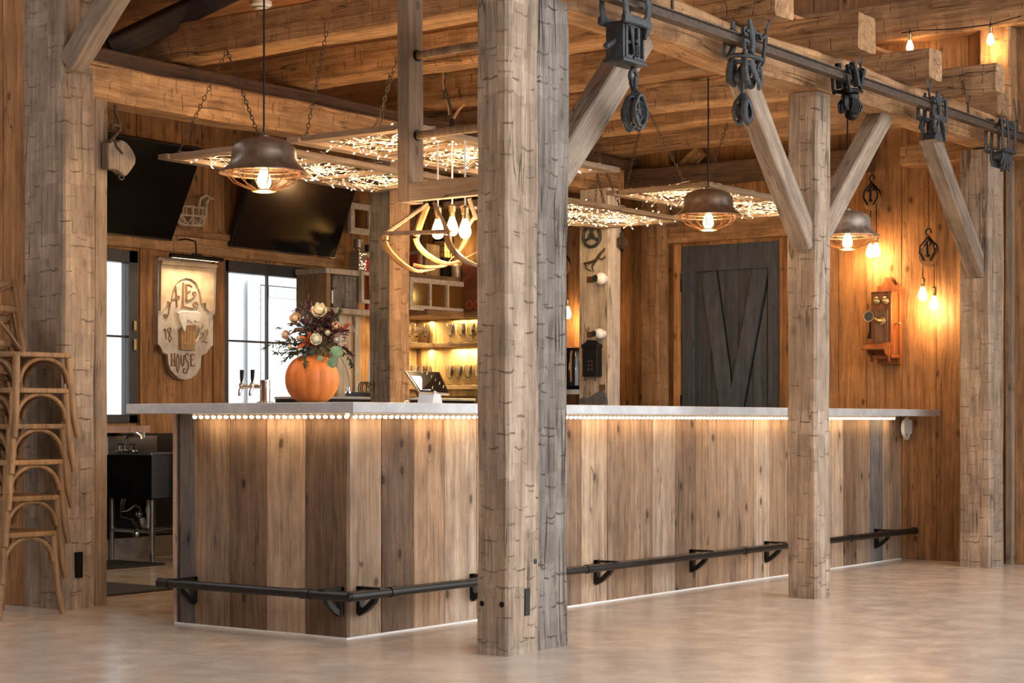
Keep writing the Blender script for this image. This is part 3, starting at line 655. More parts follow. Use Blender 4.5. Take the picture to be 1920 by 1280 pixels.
        mb=MB(); mb.tube([(-.03,0,-.22),(-.028,0,-.27),(-.03,0,-.30)],.011,8)
        for sy in (-1,1):
            mb.tube([(-.03,sy*.01,-.29),(-.055,sy*.03,-.33),(-.075,sy*.034,-.385),(-.06,sy*.034,-.435),(-.025,sy*.034,-.452),(.015,sy*.034,-.43),(.03,sy*.034,-.385),(.005,sy*.03,-.33),(-.03,sy*.012,-.29)],.010,8,flat=(.8,2.))
        mb.build('block_strap',mat,e)
        mb=MB(); wheel(mb,(-.022,0,-.385),.052,.03,'y')
        for sy in (-1,1): ringwheel(mb,(-.022,sy*.02,-.385),.045,.006,'y',4)
        mb.build('sheave',mat,e)
    elif kind==3:    # compact black trolley with clustered rollers and a drum
        mb=MB()
        for sy in (-1,1):
            mb.tube([(-.04,sy*.05,.10),(-.02,sy*.058,.04),(.01,sy*.06,-.05)],[.022,.024,.026],8)
            mb.tube([(.11,sy*.05,.07),(.08,sy*.055,0),(.06,sy*.055,-.06)],[.024,.016,.014],8)
            mb.tube([(-.12,sy*.05,.0),(-.10,sy*.055,-.07),(-.08,sy*.055,-.10)],.012,8)
            mb.tube([(-.10,sy*.05,-.09),(0,sy*.06,-.075),(.08,sy*.055,-.075)],.014,8)
        mb.build('side_frame',mat,e)
        mb=MB(); mb.lathe([(.03,-.14),(.055,-.135),(.058,-.10),(.05,-.095),(.062,-.09),(.06,-.06),(.03,-.055)],(.03,0,0),20)
        for (a,b,c,r) in [(-.075,-.02,-.16,.034),(-.045,.02,-.175,.03),(.0,-.03,-.185,.03),(.06,-.02,-.175,.032),(.085,.01,-.15,.025)]:
            mb.ball((a,b,c),r,9,(.9,.7,1.5))
        for k in range(6):
            a=k*1.1; mb.tube([(-.05+.02*k,-.05,-.13),(-.06+.028*k,-.06,-.17),(-.045+.022*k,-.045,-.215)],.008,6)
        wheel(mb,(-.08,0,-.19),.042,.03,'y'); wheel(mb,(.05,0,-.22),.036,.05,'x')
        mb.tube([(-.03,-.04,-.24),(.03,-.045,-.225),(.09,-.04,-.20)],.010,8)
        mb.build('carriage_body',mat,e)
    elif kind==4:
        mb=MB()
        for sy in (-1,1):
            mb.tube([(-.01,sy*.05,.12),(-.005,sy*.055,.05),(0,sy*.06,-.09)],[.010,.018,.016],8)
            mb.tube([(-.03,sy*.05,.10),(-.035,sy*.055,.05),(-.02,sy*.055,.01)],.010,8)
            mb.tube([(.01,sy*.05,.085),(.045,sy*.055,.06),(.07,sy*.055,.075),(.12,sy*.055,.07),(.12,sy*.06,.0),(.12,sy*.06,-.075)],[.010,.009,.012,.015,.013,.012],8)
            mb.tube([(-.12,sy*.06,.0),(-.12,sy*.06,-.08)],.014,6)
            mb.tube([(-.12,sy*.06,-.08),(0,sy*.062,-.082),(.12,sy*.06,-.078)],.016,8,flat=(1.4,.9))
        mb.build('side_frame',mat,e)
        mb=MB()
        mb.ball((-.01,0,-.155),.05,10,(1.,.8,1.3))
        for sy in (-1,1):
            mb.tube([(-.085,sy*.045,-.10),(-.09,sy*.05,-.15),(-.05,sy*.045,-.19)],[.014,.022,.012],8)
            mb.tube([(-.01,sy*.055,-.09),(-.045,sy*.06,-.15),(-.04,sy*.055,-.20)],[.010,.014,.012],8)
            mb.tube([(.05,sy*.05,-.09),(.07,sy*.055,-.14),(.10,sy*.05,-.20),(.105,sy*.05,-.245)],[.012,.014,.010,.010],8,flat=(.8,1.6))
        mb.prism([(-.075,-.245),(-.045,-.19),(.02,-.175),(.07,-.2),(.09,-.245)],-.05,.05,'xz')
        mb.build('carriage_body',mat,e)
    else:            # kind 5: tall open fork frame with finned lower casting
        mb=MB()
        for sx in (-.12,-.01,.12):
            for sy in (-1,1):
                mb.tube([(sx,sy*.05,.085),(sx+.003,sy*.06,.0),(sx,sy*.062,-.08),(sx-.012 if sx>0 else sx+.018,sy*.062,-.135)],[.012,.013,.012,.014],8,flat=(1.3,.8))
        for sy in (-1,1):
            mb.tube([(-.11,sy*.062,-.145),(0,sy*.064,-.14),(.10,sy*.062,-.145)],.015,8)
        mb.build('side_frame',mat,e)
        mb=MB()
        for k in range(7):
            u=-.075+.027*k; mb.tube([(u,-.04,-.14),(u+.006,-.045,-.19),(u+.02*(1 if k%2 else -.4),-.035,-.235-.02*(k%3))],[.011,.009,.008],6); mb.tube([(u,.04,-.14),(u-.004,.04,-.20),(u,.03,-.25)],.009,6)
        mb.box((-.08,-.035,-.20),(.09,.035,-.15),bev=.008); mb.tube([(-.02,0,-.25),(.06,-.03,-.255),(.10,-.04,-.225)],.011,6); mb.tube([(.02,0,-.20),(.03,0,-.28)],.012,8)
        mb.build('carriage_body',mat,e)
    e.scale=(s,s,s)
    return e
def railx(px): return onY(px,60,RY).x
trolley(railx(1172),'largest grey iron hay trolley with slotted box body and hanging double hook block',1,M_['ironl'],.93)
trolley(railx(1397),'iron hay trolley with cast swan-neck frame and one round strap block below',2,M_['ironl'],.88)
trolley(railx(1590),'blackened iron hay trolley with clustered rollers above the right brace',3,M_['ironb'],.86)
trolley(railx(1748),'small grey iron hay trolley with square frame above the last knee brace',4,M_['ironl'],.8)
trolley(railx(1876),'rightmost iron hay trolley, open forked frame with finned base',5,M_['ironl'],.92)
# ------------------------------------------------------------------ the bar
BL=1.11; CT=1.069; CB=1.022
B=empty('bar_counter',(0,0,0),'long L-shaped bar front of mixed reclaimed barn boards','bar counter')
rnd=random.Random(21)
# left return, boards from pixel joints on the plane x=0
def yl(px): return onX(px,1000,0).y
def xf(px): return onY(px,1000,0).x
lj=[(337,365,.85,.9),(365,432,.15,0),(432,500,.7,.45),(500,573,.2,.1),(573,650,.55,0)]
TN=[]
def board_tone(dark,gry): return (0.001+rnd.random(),gry)
M_['barA']=wood('tan_reclaimed_board',(.50,.33,.20),(.22,.125,.068),grey=(.30,.235,.18),g0=.05,crack=.8,bump=.6,blotch=1.1,stain=.75,streak=.2,knots=1.2)
M_['barB']=wood('brown_reclaimed_board',(.31,.185,.105),(.12,.07,.04),grey=(.19,.15,.12),g0=.1,crack=.8,bump=.5,blotch=.9,stain=.6,streak=.2,knots=1.2)
M_['barC']=wood('grey_reclaimed_board',(.22,.17,.14),(.085,.065,.055),grey=(.19,.175,.165),g0=.35,crack=1.,bump=.5,blotch=.8,stain=.5,streak=.2,knots=1.2)
M_['barD']=wood('pale_reclaimed_board',(.60,.43,.28),(.33,.20,.12),grey=(.42,.35,.28),g0=.15,crack=.8,bump=.6,blotch=1.,stain=.6,streak=.2,knots=1.2)
tones={'A':M_['barA'],'B':M_['barB'],'C':M_['barC'],'D':M_['barD']}
# one continuous cladding mesh with a material slot per kind of board
class Clad:
    def __init__(s): s.mb=MB(); s.idx=[]
    def box(s,a,b,t):
        n=len(s.mb.f); s.mb.cur=(.001+rnd.random(),rnd.random()*.12); s.mb.box(a,b,bev=.0025); s.idx += ['ABCD'.index(t)]*(len(s.mb.f)-n)
    def build(s,name,par):
        me=s.mb.mesh(name)
        for k in 'ABCD': me.materials.append(tones[k])
        me.polygons.foreach_set('material_index',s.idx)
        o=bpy.data.objects.new(name,me); S.collection.objects.link(o); o.parent=par; return o
c=Clad()
for (a,b,t) in [(337,365,'C'),(365,432,'A'),(432,500,'B'),(500,573,'D'),(573,651,'B')]:
    y0,y1=yl(b),yl(a); c.box((-.0-rnd.random()*.004,y0+.001,.004),(.022,y1-.001,CB),t)
c.build('end_cladding',B)
c=Clad()
js=[651,715,775,833,893]; ts='DBAD'
for a,b,t in zip(js,js[1:],ts): c.box((xf(a)+.001,-rnd.random()*.004,.004),(xf(b)-.001,.022,CB),t)
x=xf(893); xs=[x]
rn=[1058,1090,1138,1182,1224,1266,1304,1345,1378,1412,1442,1476,1515,1558,1580,1606,1630,1655,1692]
seqt='BDAADBAAADAADDBACDAC'
x0=xf(893); xr=xf(1058); k=(xr-x0)/3
for i in range(3): c.box((x0+k*i+.001,-rnd.random()*.004,.004),(x0+k*(i+1)-.001,.022,CB),'ABD'[i])
for i,(a,b) in enumerate(zip(rn,rn[1:])): c.box((xf(a)+.001,-rnd.random()*.004,.004),(min(xf(b),XW-.003)-.001,.022,CB),seqt[i])
c.build('front_cladding',B)
mb=MB(); mb.box((.024,.024,.01),(.60,BL-.01,CB-.005)); mb.box((.60,.024,.01),(XW-.005,.55,CB-.005)); mb.build('carcass',M_['black'],B)
mb=MB(); mb.box((.0,BL,.004),(.6,BL+.02,CB),bev=.002); mb.build('end_panel',M_['ledge'],B)
mb=MB(); mb.box((-.008,-.008,0),(XW-.01,.0,.007)); mb.box((-.008,0,0),(.0,BL,.007)); mb.build('caulk_line',M_['white'],B)
# countertop: one L-shaped slab
mb=MB(); poly=[(-.30,-.30),(XW-.004,-.30),(XW-.004,.62),(.66,.62),(.66,BL+.02),(-.30,BL+.02)]
mb.prism(poly,CB,CT,'xy'); ct=mb.build('countertop',M_['zinc']); tag(ct,'brushed zinc countertop slab running along the whole bar','countertop')
bm=ct.modifiers.new('bevel','BEVEL'); bm.width=.003; bm.segments=2
mb=MB(); mb.box((-.3015,-.3015,CB+.001),(-.2985,-.296,CT-.001)); o=mb.build('seam',M_['steel']); o.parent=ct
# LED strip with beads under the overhang
Ls=empty('led_strip',(-.05,-.05,CB),'warm white LED strip glowing under the countertop edge','light strip')
mb=MB(); y1=BL-.13; 
mb.box((-.012,0,-.012),(0,y1,-.0)); mb.box((0,-.012,-.012),(5.83,0,-.0)); mb.build('strip_tape',M_['wirew'],Ls)
mb=MB(); y=.0
while y<y1: mb.ball((-.008,y,-.016),.008,6,(1,1.6,1)); y+=.042
x=.042
while x<5.80: mb.ball((x,-.008,-.016),.008,6,(1.6,1,1)); x+=.042
tag(mb.build('led_bead',M_['led'],Ls),kind='stuff')
def area(name,loc,rot,sx,sy,pw,col,par=None):
    l=bpy.data.lights.new(name,'AREA'); l.shape='RECTANGLE'; l.size=sx; l.size_y=sy; l.energy=pw; l.color=col
    o=bpy.data.objects.new(name,l); S.collection.objects.link(o); o.location=loc; o.rotation_euler=rot; o.parent=par; return o
def point(name,loc,pw,col=(1,.56,.22),r=.02,par=None):
    l=bpy.data.lights.new(name,'POINT'); l.energy=pw; l.color=col; l.shadow_soft_size=r
    o=bpy.data.objects.new(name,l); S.collection.objects.link(o); o.location=loc; o.parent=par; return o
WARM=(1,.66,.36)
area('strip_light',(2.91,-.004,-.022),(0,0,0),5.83,.012,4.4,WARM,Ls); area('strip_light',(-.004,y1/2,-.022),(0,0,PI/2),y1,.012,.8,WARM,Ls)
# junction box, plug and coiled white cable at the right end
p=onY(1688,800,-.02)
J_=empty('power_adapter',(p.x,-.03,p.z),'white plug adapter with coiled white cable under the counter end','adapter')
mb=MB(); mb.box((.0,-.05,-.05),(.09,-.0,.05),bev=.008); mb.build('adapter_body',M_['white'],J_)
mb=MB(); mb.box((.10,-.03,-.04),(.14,.03,.035),bev=.004); mb.build('outlet_box',M_['black'],J_)
mb=MB()
for k in range(4):
    r=.055+.008*k; mb.tube([(-.03+r*.7*math.cos(a)+.006*k,-.03-.006*k,-.01+r*math.sin(a)) for a in [j*PI/9 for j in range(18)]],.004,6,closed=True)
mb.tube([(-.05,-.03,-.05),(-.02,-.03,-.09),(.05,-.03,-.08),(.09,-.02,-.03)],.004,6); mb.build('cable',M_['white'],J_)

# ------------------------------------------------------------------ foot rail
fo=-.13; zf=.175
pr=onZ(302,1092,.19)
def railz(): return .20
q=onY(1715,994,fo); q0=onX(302,1093,fo); zf=(q.z+q0.z)/2
F=empty('foot_rail',(fo,fo,zf),'black pipe foot rail wrapping around the bar front','foot rail')
mb=MB(); ye=q0.y-fo; xe=min(q.x,XW-.03)-fo
mb.tube([(0,ye,0),(0,.0,0)],.021,14); mb.tube([(0,0,0),(xe,0,0)],.021,14); mb.ball((0,0,0),.0225,12); mb.build('pipe',M_['pipe'],F)
for (a_,b_,r_) in [((0,ye-.06,0),(0,ye,0),.0245),((0,.23,0),(0,.29,0),.0245)]+[((x-.025,0,0),(x+.025,0,0),.0245) for x in (.30,1.9,3.6,4.55,5.05)]:
    mb=MB(); mb.tube([a_,b_],r_,14); mb.build('coupling',M_['pipe'],F)
mb=MB(); mb.tube([(.12,0,0),(0,0,0)],.0235,14); mb.tube([(0,0,0),(0,.12,0)],.0235,14); mb.build('elbow',M_['pipe'],F)
for (a_,b_) in (((0,ye,0),(0,ye+.012,0)),((xe-.02,0,0),(xe+.01,0,0))):
    mb=MB(); mb.tube([a_,b_],.026,14); mb.build('end_cap',M_['pipe'],F)
def bracket(x=None,y=None):
    m=MB(); w=.017
    if y is not None:
        L=-fo-.002
        m.box((-.012,y-w,.014),(L,y+w,.026)); m.box((L-.02,y-w,-.10),(L,y+w,.026)); pts=[(L*.15,-.0),(L*.3,-.04),(L*.62,-.075),(L-.006,-.098)]
        m.tube([(a,y,b) for a,b in pts],.018,4,up=(0,1,0))
    else:
        L=-fo-.002
        m.box((x-w,-.012,.014),(x+w,L,.026)); m.box((x-w,L-.02,-.10),(x+w,L,.026)); pts=[(L*.15,-.0),(L*.3,-.04),(L*.62,-.075),(L-.006,-.098)]
        m.tube([(x,a,b) for a,b in pts],.018,4,up=(1,0,0))
    m.build('bracket',M_['pipe'],F)
for y in (ye-.10,.16-.0): bracket(y=y+.0)
for px in (672,884,1116,1295,1434,1640): bracket(x=xf(px)-fo)

# ------------------------------------------------------------------ passage: mats, sink, cooler, ledge
def mat_(name,x0,x1,y0,y1,label):
    mb=MB(); mb.box((x0,y0,0),(x1,y1,.014),bev=.005); o=mb.build(name,M_['rubber']); tag(o,label,'floor mat')
a=onZ(330,1108,0); 
mat_('floor_mat',.45,1.25,2.42,3.4,'black rubber floor mat behind the end of the bar')
b=onZ(300,1056,0)
mat_('floor_mat',1.5,2.48,3.84,4.35,'black rubber floor mat in front of the steel sink')
SK=empty('bar_sink',(2.50,4.0,0),'stainless steel underbar sink on tubular legs with black side','sink')
zs=.762; zsb=zs-.32
mb=MB(); 
mb.box((0,0,zsb),(.45,.012,zs),bev=.003); mb.box((0,.45,zsb),(.45,.462,zs)); mb.box((.44,0,zsb),(.452,.462,zs)); mb.box((0.0,0,zsb),(.45,.46,zsb+.01)); mb.box((-.01,-.01,zs-.012),(.46,.02,zs+.004),bev=.003); mb.box((-.01,.44,zs-.012),(.46,.47,zs+.12),bev=.003)
mb.build('basin',M_['steel'],SK)
mb=MB(); mb.box((-.006,.0,zsb),(.004,.46,zs-.01),bev=.001); mb.build('side_panel',M_['screen'],SK)
for (x,y) in [(.03,.03),(.42,.03),(.03,.44),(.42,.44)]:
    mb=MB(); mb.tube([(x,y,.06),(x,y,zsb)],.017,12); mb.tube([(x,y,.0),(x,y,.07)],[.014,.02],12); mb.build('leg',M_['steel'],SK)
mb=MB(); mb.tube([(.03,.03,.22),(.03,.44,.22)],.014,8); mb.tube([(.42,.03,.22),(.42,.44,.22)],.014,8); mb.tube([(.03,.03,.22),(.42,.03,.22)],.014,8); mb.lathe([(.022,.20),(.022,.25)],(.03,.03,0),12); mb.build('cross_rail',M_['steel'],SK)
mb=MB(); mb.tube([(.12,.15,zsb),(.12,.15,.36),(.12,.15,.27)],[.024,.024,.024],12); mb.lathe([(.03,.34),(.03,.38)],(.12,.15,0),12); mb.tube([(.12,.15,.30),(.12,.16,.25),(.13,.22,.25),(.13,.24,.30)],.022,10); mb.build('drain_trap',M_['white'],SK)
mb=MB(); 
mb.tube([(.02,.32,zsb),(.02,.34,.36),(.02,.33,.31),(.02,.22,.30),(.02,.17,.25),(.02,.18,.20)],.007,6); mb.tube([(.03,.30,zsb),(.03,.33,.35),(.03,.27,.36),(.03,.20,.40),(.03,.15,.38),(.03,.14,.32)],.007,6); mb.build('supply_hose',M_['chrome'],SK)
mb=MB(); mb.ball((.02,.18,.20),.024,8); mb.build('valve',M_['chrome'],SK); mb=MB(); mb.ball((.03,.16,.335),.022,8); mb.build('valve',M_['chrome'],SK)
mb=MB(); y=.28; mb.box((-.0,y-.09,zs),(.05,y+.09,zs+.022),bev=.006)
for s in (-.06,.06): mb.tube([(.025,y+s,zs+.02),(.025,y+s,zs+.06)],.012,10); mb.tube([(.0,y+s,zs+.062),(.05,y+s,zs+.062)],.007,8)
mb.tube([(.025,y,zs+.02),(.02,y,zs+.10),(.01,y-.05,zs+.125),(-.0,y-.14,zs+.14),(-.0,y-.17,zs+.125),(-.0,y-.175,zs+.10)],[.012,.011,.010,.010,.012,.012],10); mb.build('faucet',M_['chrome'],SK)
mb=MB(); mb.box((.02,.1,zs+.11),(.03,.28,zs+.15)); o=mb.build('spec_label',M_['white'],SK)
# cooler right of the sink
cx=onX(330,850,2.3)
K=empty('bar_cooler',(2.70,3.48,0),'dark grey underbar cooler with steel top beside the sink','cooler')
mb=MB(); mb.box((0,0,.06),(.6,.48,.90),bev=.006); mb.build('cabinet',M_['dkgrey'],K)
mb=MB(); mb.box((-.01,-.01,.902),(.62,.49,.96),bev=.004); mb.build('top_panel',M_['steel'],K)
for (x,y) in [(.05,.05),(.05,.45),(.55,.05),(.55,.45)]:
    mb=MB(); mb.lathe([(.02,0),(.02,.015),(.01,.02),(.01,.06)],(x,y,0),10); mb.build('caster',M_['ironb'],K)
mb=MB(); mb.box((2.62,3.55,.76),(2.64,3.9,.93),bev=.003); o=mb.build('splash_guard',M_['steel']); tag(o,'small steel splash guard standing between sink and cooler','splash guard'); bpy.data.objects.remove(o)
# black panel below the window and pale serving ledge
mb=MB(); mb.box((XL+.05,YW-.02,.16),(wx(420)+.6,YW-.001,.90)); tag(mb.build('trim_19',M_['black']),kind='structure')
mb=MB(); mb.box((XL+.05,YW-.03,0),(wx(420)+.6,YW-.001,.15),bev=.003); tag(mb.build('baseboard_back',plain('grey_cove_base',(.42,.38,.34),.6)),kind='structure')
l1=wx(281); mb=MB(); mb.box((XL+.3,YW-.30,.905),(onY(282,800,YW-.3).x,YW-.001,.955),bev=.004); tag(mb.build('serving_ledge',M_['ledge']),'pale pinkish wood serving ledge under the left window','ledge')
for i,x in enumerate((1.3,2.1)):
    mb=MB(); mb.prism([(YW-.022,.905),(YW-.24,.905),(YW-.22,.88),(YW-.022,.72)],x-.015,x+.015,'yz'); o=mb.build('ledge_bracket',M_['ledge']); o.parent=bpy.data.objects['serving_ledge']
# ------------------------------------------------------------------ pendant cage lamps
def edison(mb_glass,mb_base,c,s=1.,up=1):
    """teardrop bulb hanging down from c (top of the socket)"""
    x,y,z=c
    prof=[(.0005,-.135),(.014,-.133),(.026,-.122),(.032,-.105),(.031,-.09),(.024,-.065),(.016,-.045),(.0135,-.035)]
    mb_glass.lathe([(r*s,zz*s) for r,zz in prof],c,16,cap=False)
    mb_base.lathe([(.0135*s,-.036*s),(.0145*s,-.034*s),(.0145*s,-.012*s),(.018*s,-.010*s),(.018*s,.02*s),(.008*s,.03*s),(.004*s,.032*s)],c,14)
def filament(mb,c,s=1.):
    x,y,z=c
    for k in range(4):
        a=k*PI/2; mb.tube([(x+.006*s*math.cos(a),y+.006*s*math.sin(a),z-.04*s),(x+.010*s*math.cos(a+.4),y+.010*s*math.sin(a+.4),z-.115*s)],.0016*s,4)
def pendant(loc,rodtop,label,mat,r=.2,tilt=0):
    e=empty('pendant_lamp',loc,label,'pendant lamp','cage pendant lamps over the bar')
    k=r/.2
    mb=MB(); prof=[(.012,.145),(.06,.140),(.10,.128),(.128,.112),(.142,.095),(.145,.065),(.147,.04),(.157,.020),(.180,.0),(.2,-.014)]
    inner=[(a-.003,b-.003) for a,b in prof[::-1]]
    mb.lathe([(a*k,b*k) for a,b in prof+[(.2,-.018)]+inner[1:]],(0,0,0),40,cap=False); mb.build('lamp_shade',mat,e)
    mb=MB(); mb.lathe([(.022,.13),(.022,.152),(.012,.160),(.006,.165)],(0,0,0),16); mb.build('canopy_cap',mat,e)
    mb=MB(); mb.tube([(0,0,.16),(0,0,rodtop-loc[2])],.0045,8); mb.build('cord',M_['ironb'],e)
    mb=MB()
    for j in range(14):
        a=2*PI*j/14; c,s_=math.cos(a),math.sin(a)
        mb.tube([(c*rr*k,s_*rr*k,zz) for rr,zz in ((.158,.010),(.160,-.008),(.156,-.035),(.135,-.058),(.09,-.078),(.052,-.092))],.0026,5)
    for rr,zz in ((.156,-.02),(.152,-.0)):
        mb.tube([(rr*k*math.cos(2*PI*j/32),rr*k*math.sin(2*PI*j/32),zz) for j in range(32)],.0026,5,closed=True)
    mb.build('wire_cage',M_['copper'],e)
    mb=MB(); mb.lathe([(.052,-.090),(.054,-.098),(.040,-.100),(.040,-.092),(.052,-.090)],(0,0,0),24,cap=False); mb.build('cage_ring',M_['brass'],e)
    g=MB(); b_=MB(); edison(g,b_,(0,0,.045),1.); gb=g.build('bulb',M_['bulb'],e); b_.build('bulb_socket',M_['ironb'],e)
    f=MB(); filament(f,(0,0,.045)); f.build('filament',M_['fila'],gb)
    point('bulb_light',(0,0,-.108),12,(1,.60,.28),.03,e)
    return e
def lampat(px,py,rpx,r=.2):
    d=r*FOC/rpx; return atd(px,py,d)
p=lampat(495,318,84); l1=pendant(p,3.2,'cage pendant lamp with brown enamel shade at the left in front of the beam',M_['enamel'],.2)
p=lampat(1328,400,64); l2=pendant(p,3.0,'dark cage pendant lamp left of the slender post, in front of the door',M_['enamel'],.2)
p=lampat(1589,438,60); l3=pendant(p,3.0,'cage pendant lamp with worn grey shade, half hidden by the slender post',M_['enamelg'],.2)

# ------------------------------------------------------------------ string light frames hung on chains
def chain(mb,p0,p1,link_=.034,w=.0085,r=.0026):
    p0=Vector(p0);p1=Vector(p1); d=p1-p0; L=d.length; n=max(2,int(L/(link_*.78))); z=d.normalized(); x=z.orthogonal().normalized(); y=z.cross(x)
    for i in range(n):
        c=p0+d*((i+.5)/n); u=x if i%2 else y
        pts=[]
        for k in range(8):
            a=2*PI*k/8; pts.append(c+u*(w*math.cos(a))+z*(link_*.5*math.sin(a)))
        mb.tube(pts,r,4,closed=True)
FZ=2.40
def lightframe(x0,x1,y0,y1,z,label,chains,nb,bars,seed,lw=.075,lh=.028):
    e=empty('hanging_light_frame',(x0,y0,z),label,'hanging light frame','old sash frames hung flat over the bar with fairy lights')
    X,Y=x1-x0,y1-y0
    def bar(nm,a,b): return beam(nm,a,b,lh,lw,M_['lath'],(0,0,1),parent=e,wob=.003)
    bar('frame_rail',(-.06,0,0),(X+.06,0,0)); bar('frame_rail',(-.06,Y,0),(X+.06,Y,0)); bar('frame_rail',(0,.04,.002),(0,Y-.04,.002)); bar('frame_rail',(X,.04,.002),(X,Y-.04,.002))
    for b in bars: beam('crossbar',(b,.04,0),(b,Y-.04,0),lh*.8,.05,M_['lath'],(0,0,1),parent=e,wob=.002)
    for (a,b) in chains:
        mb=MB(); chain(mb,a,b); mb.build('chain',M_['rust'],e)
    rn=random.Random(seed)
    st=empty('fairy_lights',(x0,y0,z),'tangle of warm fairy lights lying in the '+label.split(' sash')[0].replace('weathered ','')+' frame','string lights','fairy light tangles over the bar')
    wm=MB(); bm_=MB()
    for i in range(nb):
        x=rn.uniform(.06,X-.06); y=rn.uniform(.05,Y-.05); zz=rn.uniform(-.01,.03)
        a=rn.uniform(0,2*PI); L=rn.uniform(.03,.075); dz=rn.uniform(-.8,.35)
        d=Vector((math.cos(a),math.sin(a),dz)).normalized()*L; p=Vector((x,y,zz)); q=p+d
        wm.tube([p,q],.0018,4); bm_.tube([q,q+d.normalized()*.012],[.0036,.0016],5)
    for i in range(int(nb*.45)):
        p=Vector((rn.uniform(.05,X-.05),rn.uniform(.04,Y-.04),rn.uniform(-.005,.03))); pts=[p]
        a=rn.uniform(0,2*PI)
        for k in range(4): 
            a+=rn.uniform(-.9,.9); p=p+Vector((math.cos(a)*.07,math.sin(a)*.07,rn.uniform(-.012,.012))); p.x=min(max(p.x,.03),X-.03); p.y=min(max(p.y,.03),Y-.03); p.z=min(max(p.z,-.02),.04); pts.append(p)
        wm.tube(pts,.002,4)
    wm.build('light_wire',M_['wirew'],st); tag(bm_.build('light_bulb',M_['fairy'],st),kind='stuff')
    for i in range(3):
        point('glow_light',(X*(i+.5)/3,Y/2,-.03),5.,(1,.66,.34),.05,st)
    return e
ZB=FZ
X1a,Y1=onZ(300,296,ZB).x,onZ(745,350,ZB).y
lightframe(.60,2.25,1.13,1.78,ZB,'weathered left rear sash frame with fairy lights, behind the left cage lamp',
  [((.02,.0,.02),(.12,.35,.56)),((.02,.62,.02),(.12,.35,.56)),((1.6,.0,.02),(1.4,.3,.62)),((1.6,.62,.02),(1.4,.3,.62))],270,[.55,1.1],3)
lightframe(.58,2.35,.12,.82,ZB,'weathered left front sash frame with fairy lights, behind the hanging ladder',
  [((.02,.68,.02),(.25,.75,.6)),((.02,.05,.02),(.45,.35,.66)),((.5,.68,.02),(.45,.35,.66)),((1.2,.05,.02),(1.4,.3,.62)),((1.7,.66,.02),(1.5,.3,.62))],300,[.6,1.2],5)
lightframe(3.15,4.85,1.12,1.86,ZB,'orange right rear sash frame with fairy lights, above the mailbox post',
  [((.05,.0,.02),(-.25,.35,.62)),((.75,.05,.02),(.9,.3,.62)),((.95,.05,.02),(.9,.3,.62)),((1.6,.7,.02),(1.4,.5,.62))],330,[.85],8,lw=.06)
lightframe(3.28,4.9,.02,.68,ZB,'weathered right front sash frame with fairy lights, behind the middle cage lamp',
  [((.05,.62,.02),(.5,.75,.62)),((.9,.62,.02),(.5,.75,.62)),((1.5,.1,.02),(1.75,.35,.66)),((1.0,.64,.02),(1.3,.6,.6))],300,[.8],13,lw=.06)
# short hanging hook under the front left frame
p=onZ(605,275,2.38)
# ------------------------------------------------------------------ chandelier of curved cradle fingers with three bulbs
C0=atd(835,385,8.75)
CH=empty('scythe_chandelier',(C0.x,C0.y,C0.z),'chandelier of curved wooden scythe cradle fingers with three teardrop bulbs','chandelier')
def cp(px,py,dd=0): return atd(px,py,8.75+dd)-C0
def strip(name,pts,w,t,mat,taper=True,steps=6):
    # smooth Catmull-Rom through the points, flat section
    P=[Vector(p) for p in pts]; P=[P[0]*2-P[1]]+P+[P[-1]*2-P[-2]]; out=[]
    for i in range(1,len(P)-2):
        for k in range(steps):
            u=k/steps; a,b,c,d=P[i-1],P[i],P[i+1],P[i+2]
            out.append(.5*((2*b)+(c-a)*u+(2*a-5*b+4*c-d)*u*u+(3*b-a-3*c+d)*u**3))
    out.append(P[-2]); n=len(out)
    rr=[max(.15,(1-(i/(n-1))**3)) if taper else 1. for i in range(n)]
    mb=MB(); mb.tube(out,[w*r for r in rr],6,flat=(1.,t/w),up=(0,0,1)); return mb.build(name,mat,CH)
strip('curved_finger',[cp(722,438),cp(724,462),cp(748,490),cp(780,508),cp(815,505,.1)],.017,.010,M_['bent'])
strip('curved_finger',[cp(800,385,.1),cp(784,430,.1),cp(782,455,.1),cp(805,480,.15),cp(845,494,.25),cp(900,470,.4)],.018,.011,M_['bent'])
strip('curved_finger',[cp(840,432,-.1),cp(842,455,-.1),cp(860,480,-.1),cp(890,496,-.05),cp(935,505,.05)],.018,.011,M_['bent'])
strip('curved_finger',[cp(775,497,.35),cp(800,501,.35),cp(830,499,.4),cp(843,495,.4)],.010,.008,M_['bent'])
strip('curved_finger',[cp(868,385,.5),cp(878,425,.5),cp(868,460,.5),cp(842,490,.5)],.016,.010,M_['bent'])
for a,b in (((722,438,0),(802,382,.1)),((722,438,0),(842,434,-.1)),((813,380,0),(842,436,-.1)),((800,382,.1),(793,402,.1)),((893,402,.3),(868,440,.4)),((893,412,.2),(880,372,.2))):
    strip('strap_bar',[cp(*a),(cp(*a)+cp(*b))/2,cp(*b)],.0105,.007,M_['lath'],False,3)
mb=MB(); mb.box(cp(795,383,.3)+Vector((-.02,-.02,0)),cp(795,383,.3)+Vector((.3,.04,.03))); 
for i,(px,py,dd) in enumerate([(821,398,0),(848,394,.3),(872,397,-.05)]):
    c=cp(px,py,dd); 
    g=MB(); b_=MB(); edison(g,b_,c,.95); gb=g.build('bulb',M_['bulb'],CH); b_.build('bulb_socket',M_['brass'],CH)
    f=MB(); filament(f,c,.95); f.build('filament',M_['fila'],gb)
    m=MB(); m.tube([c+Vector((0,0,.03)),c+Vector((0,0,.34))],.004,6); m.build('cord',M_['white'],CH)
    point('bulb_light',c+Vector((0,0,-.165)),9,(1,.60,.28),.03,CH)
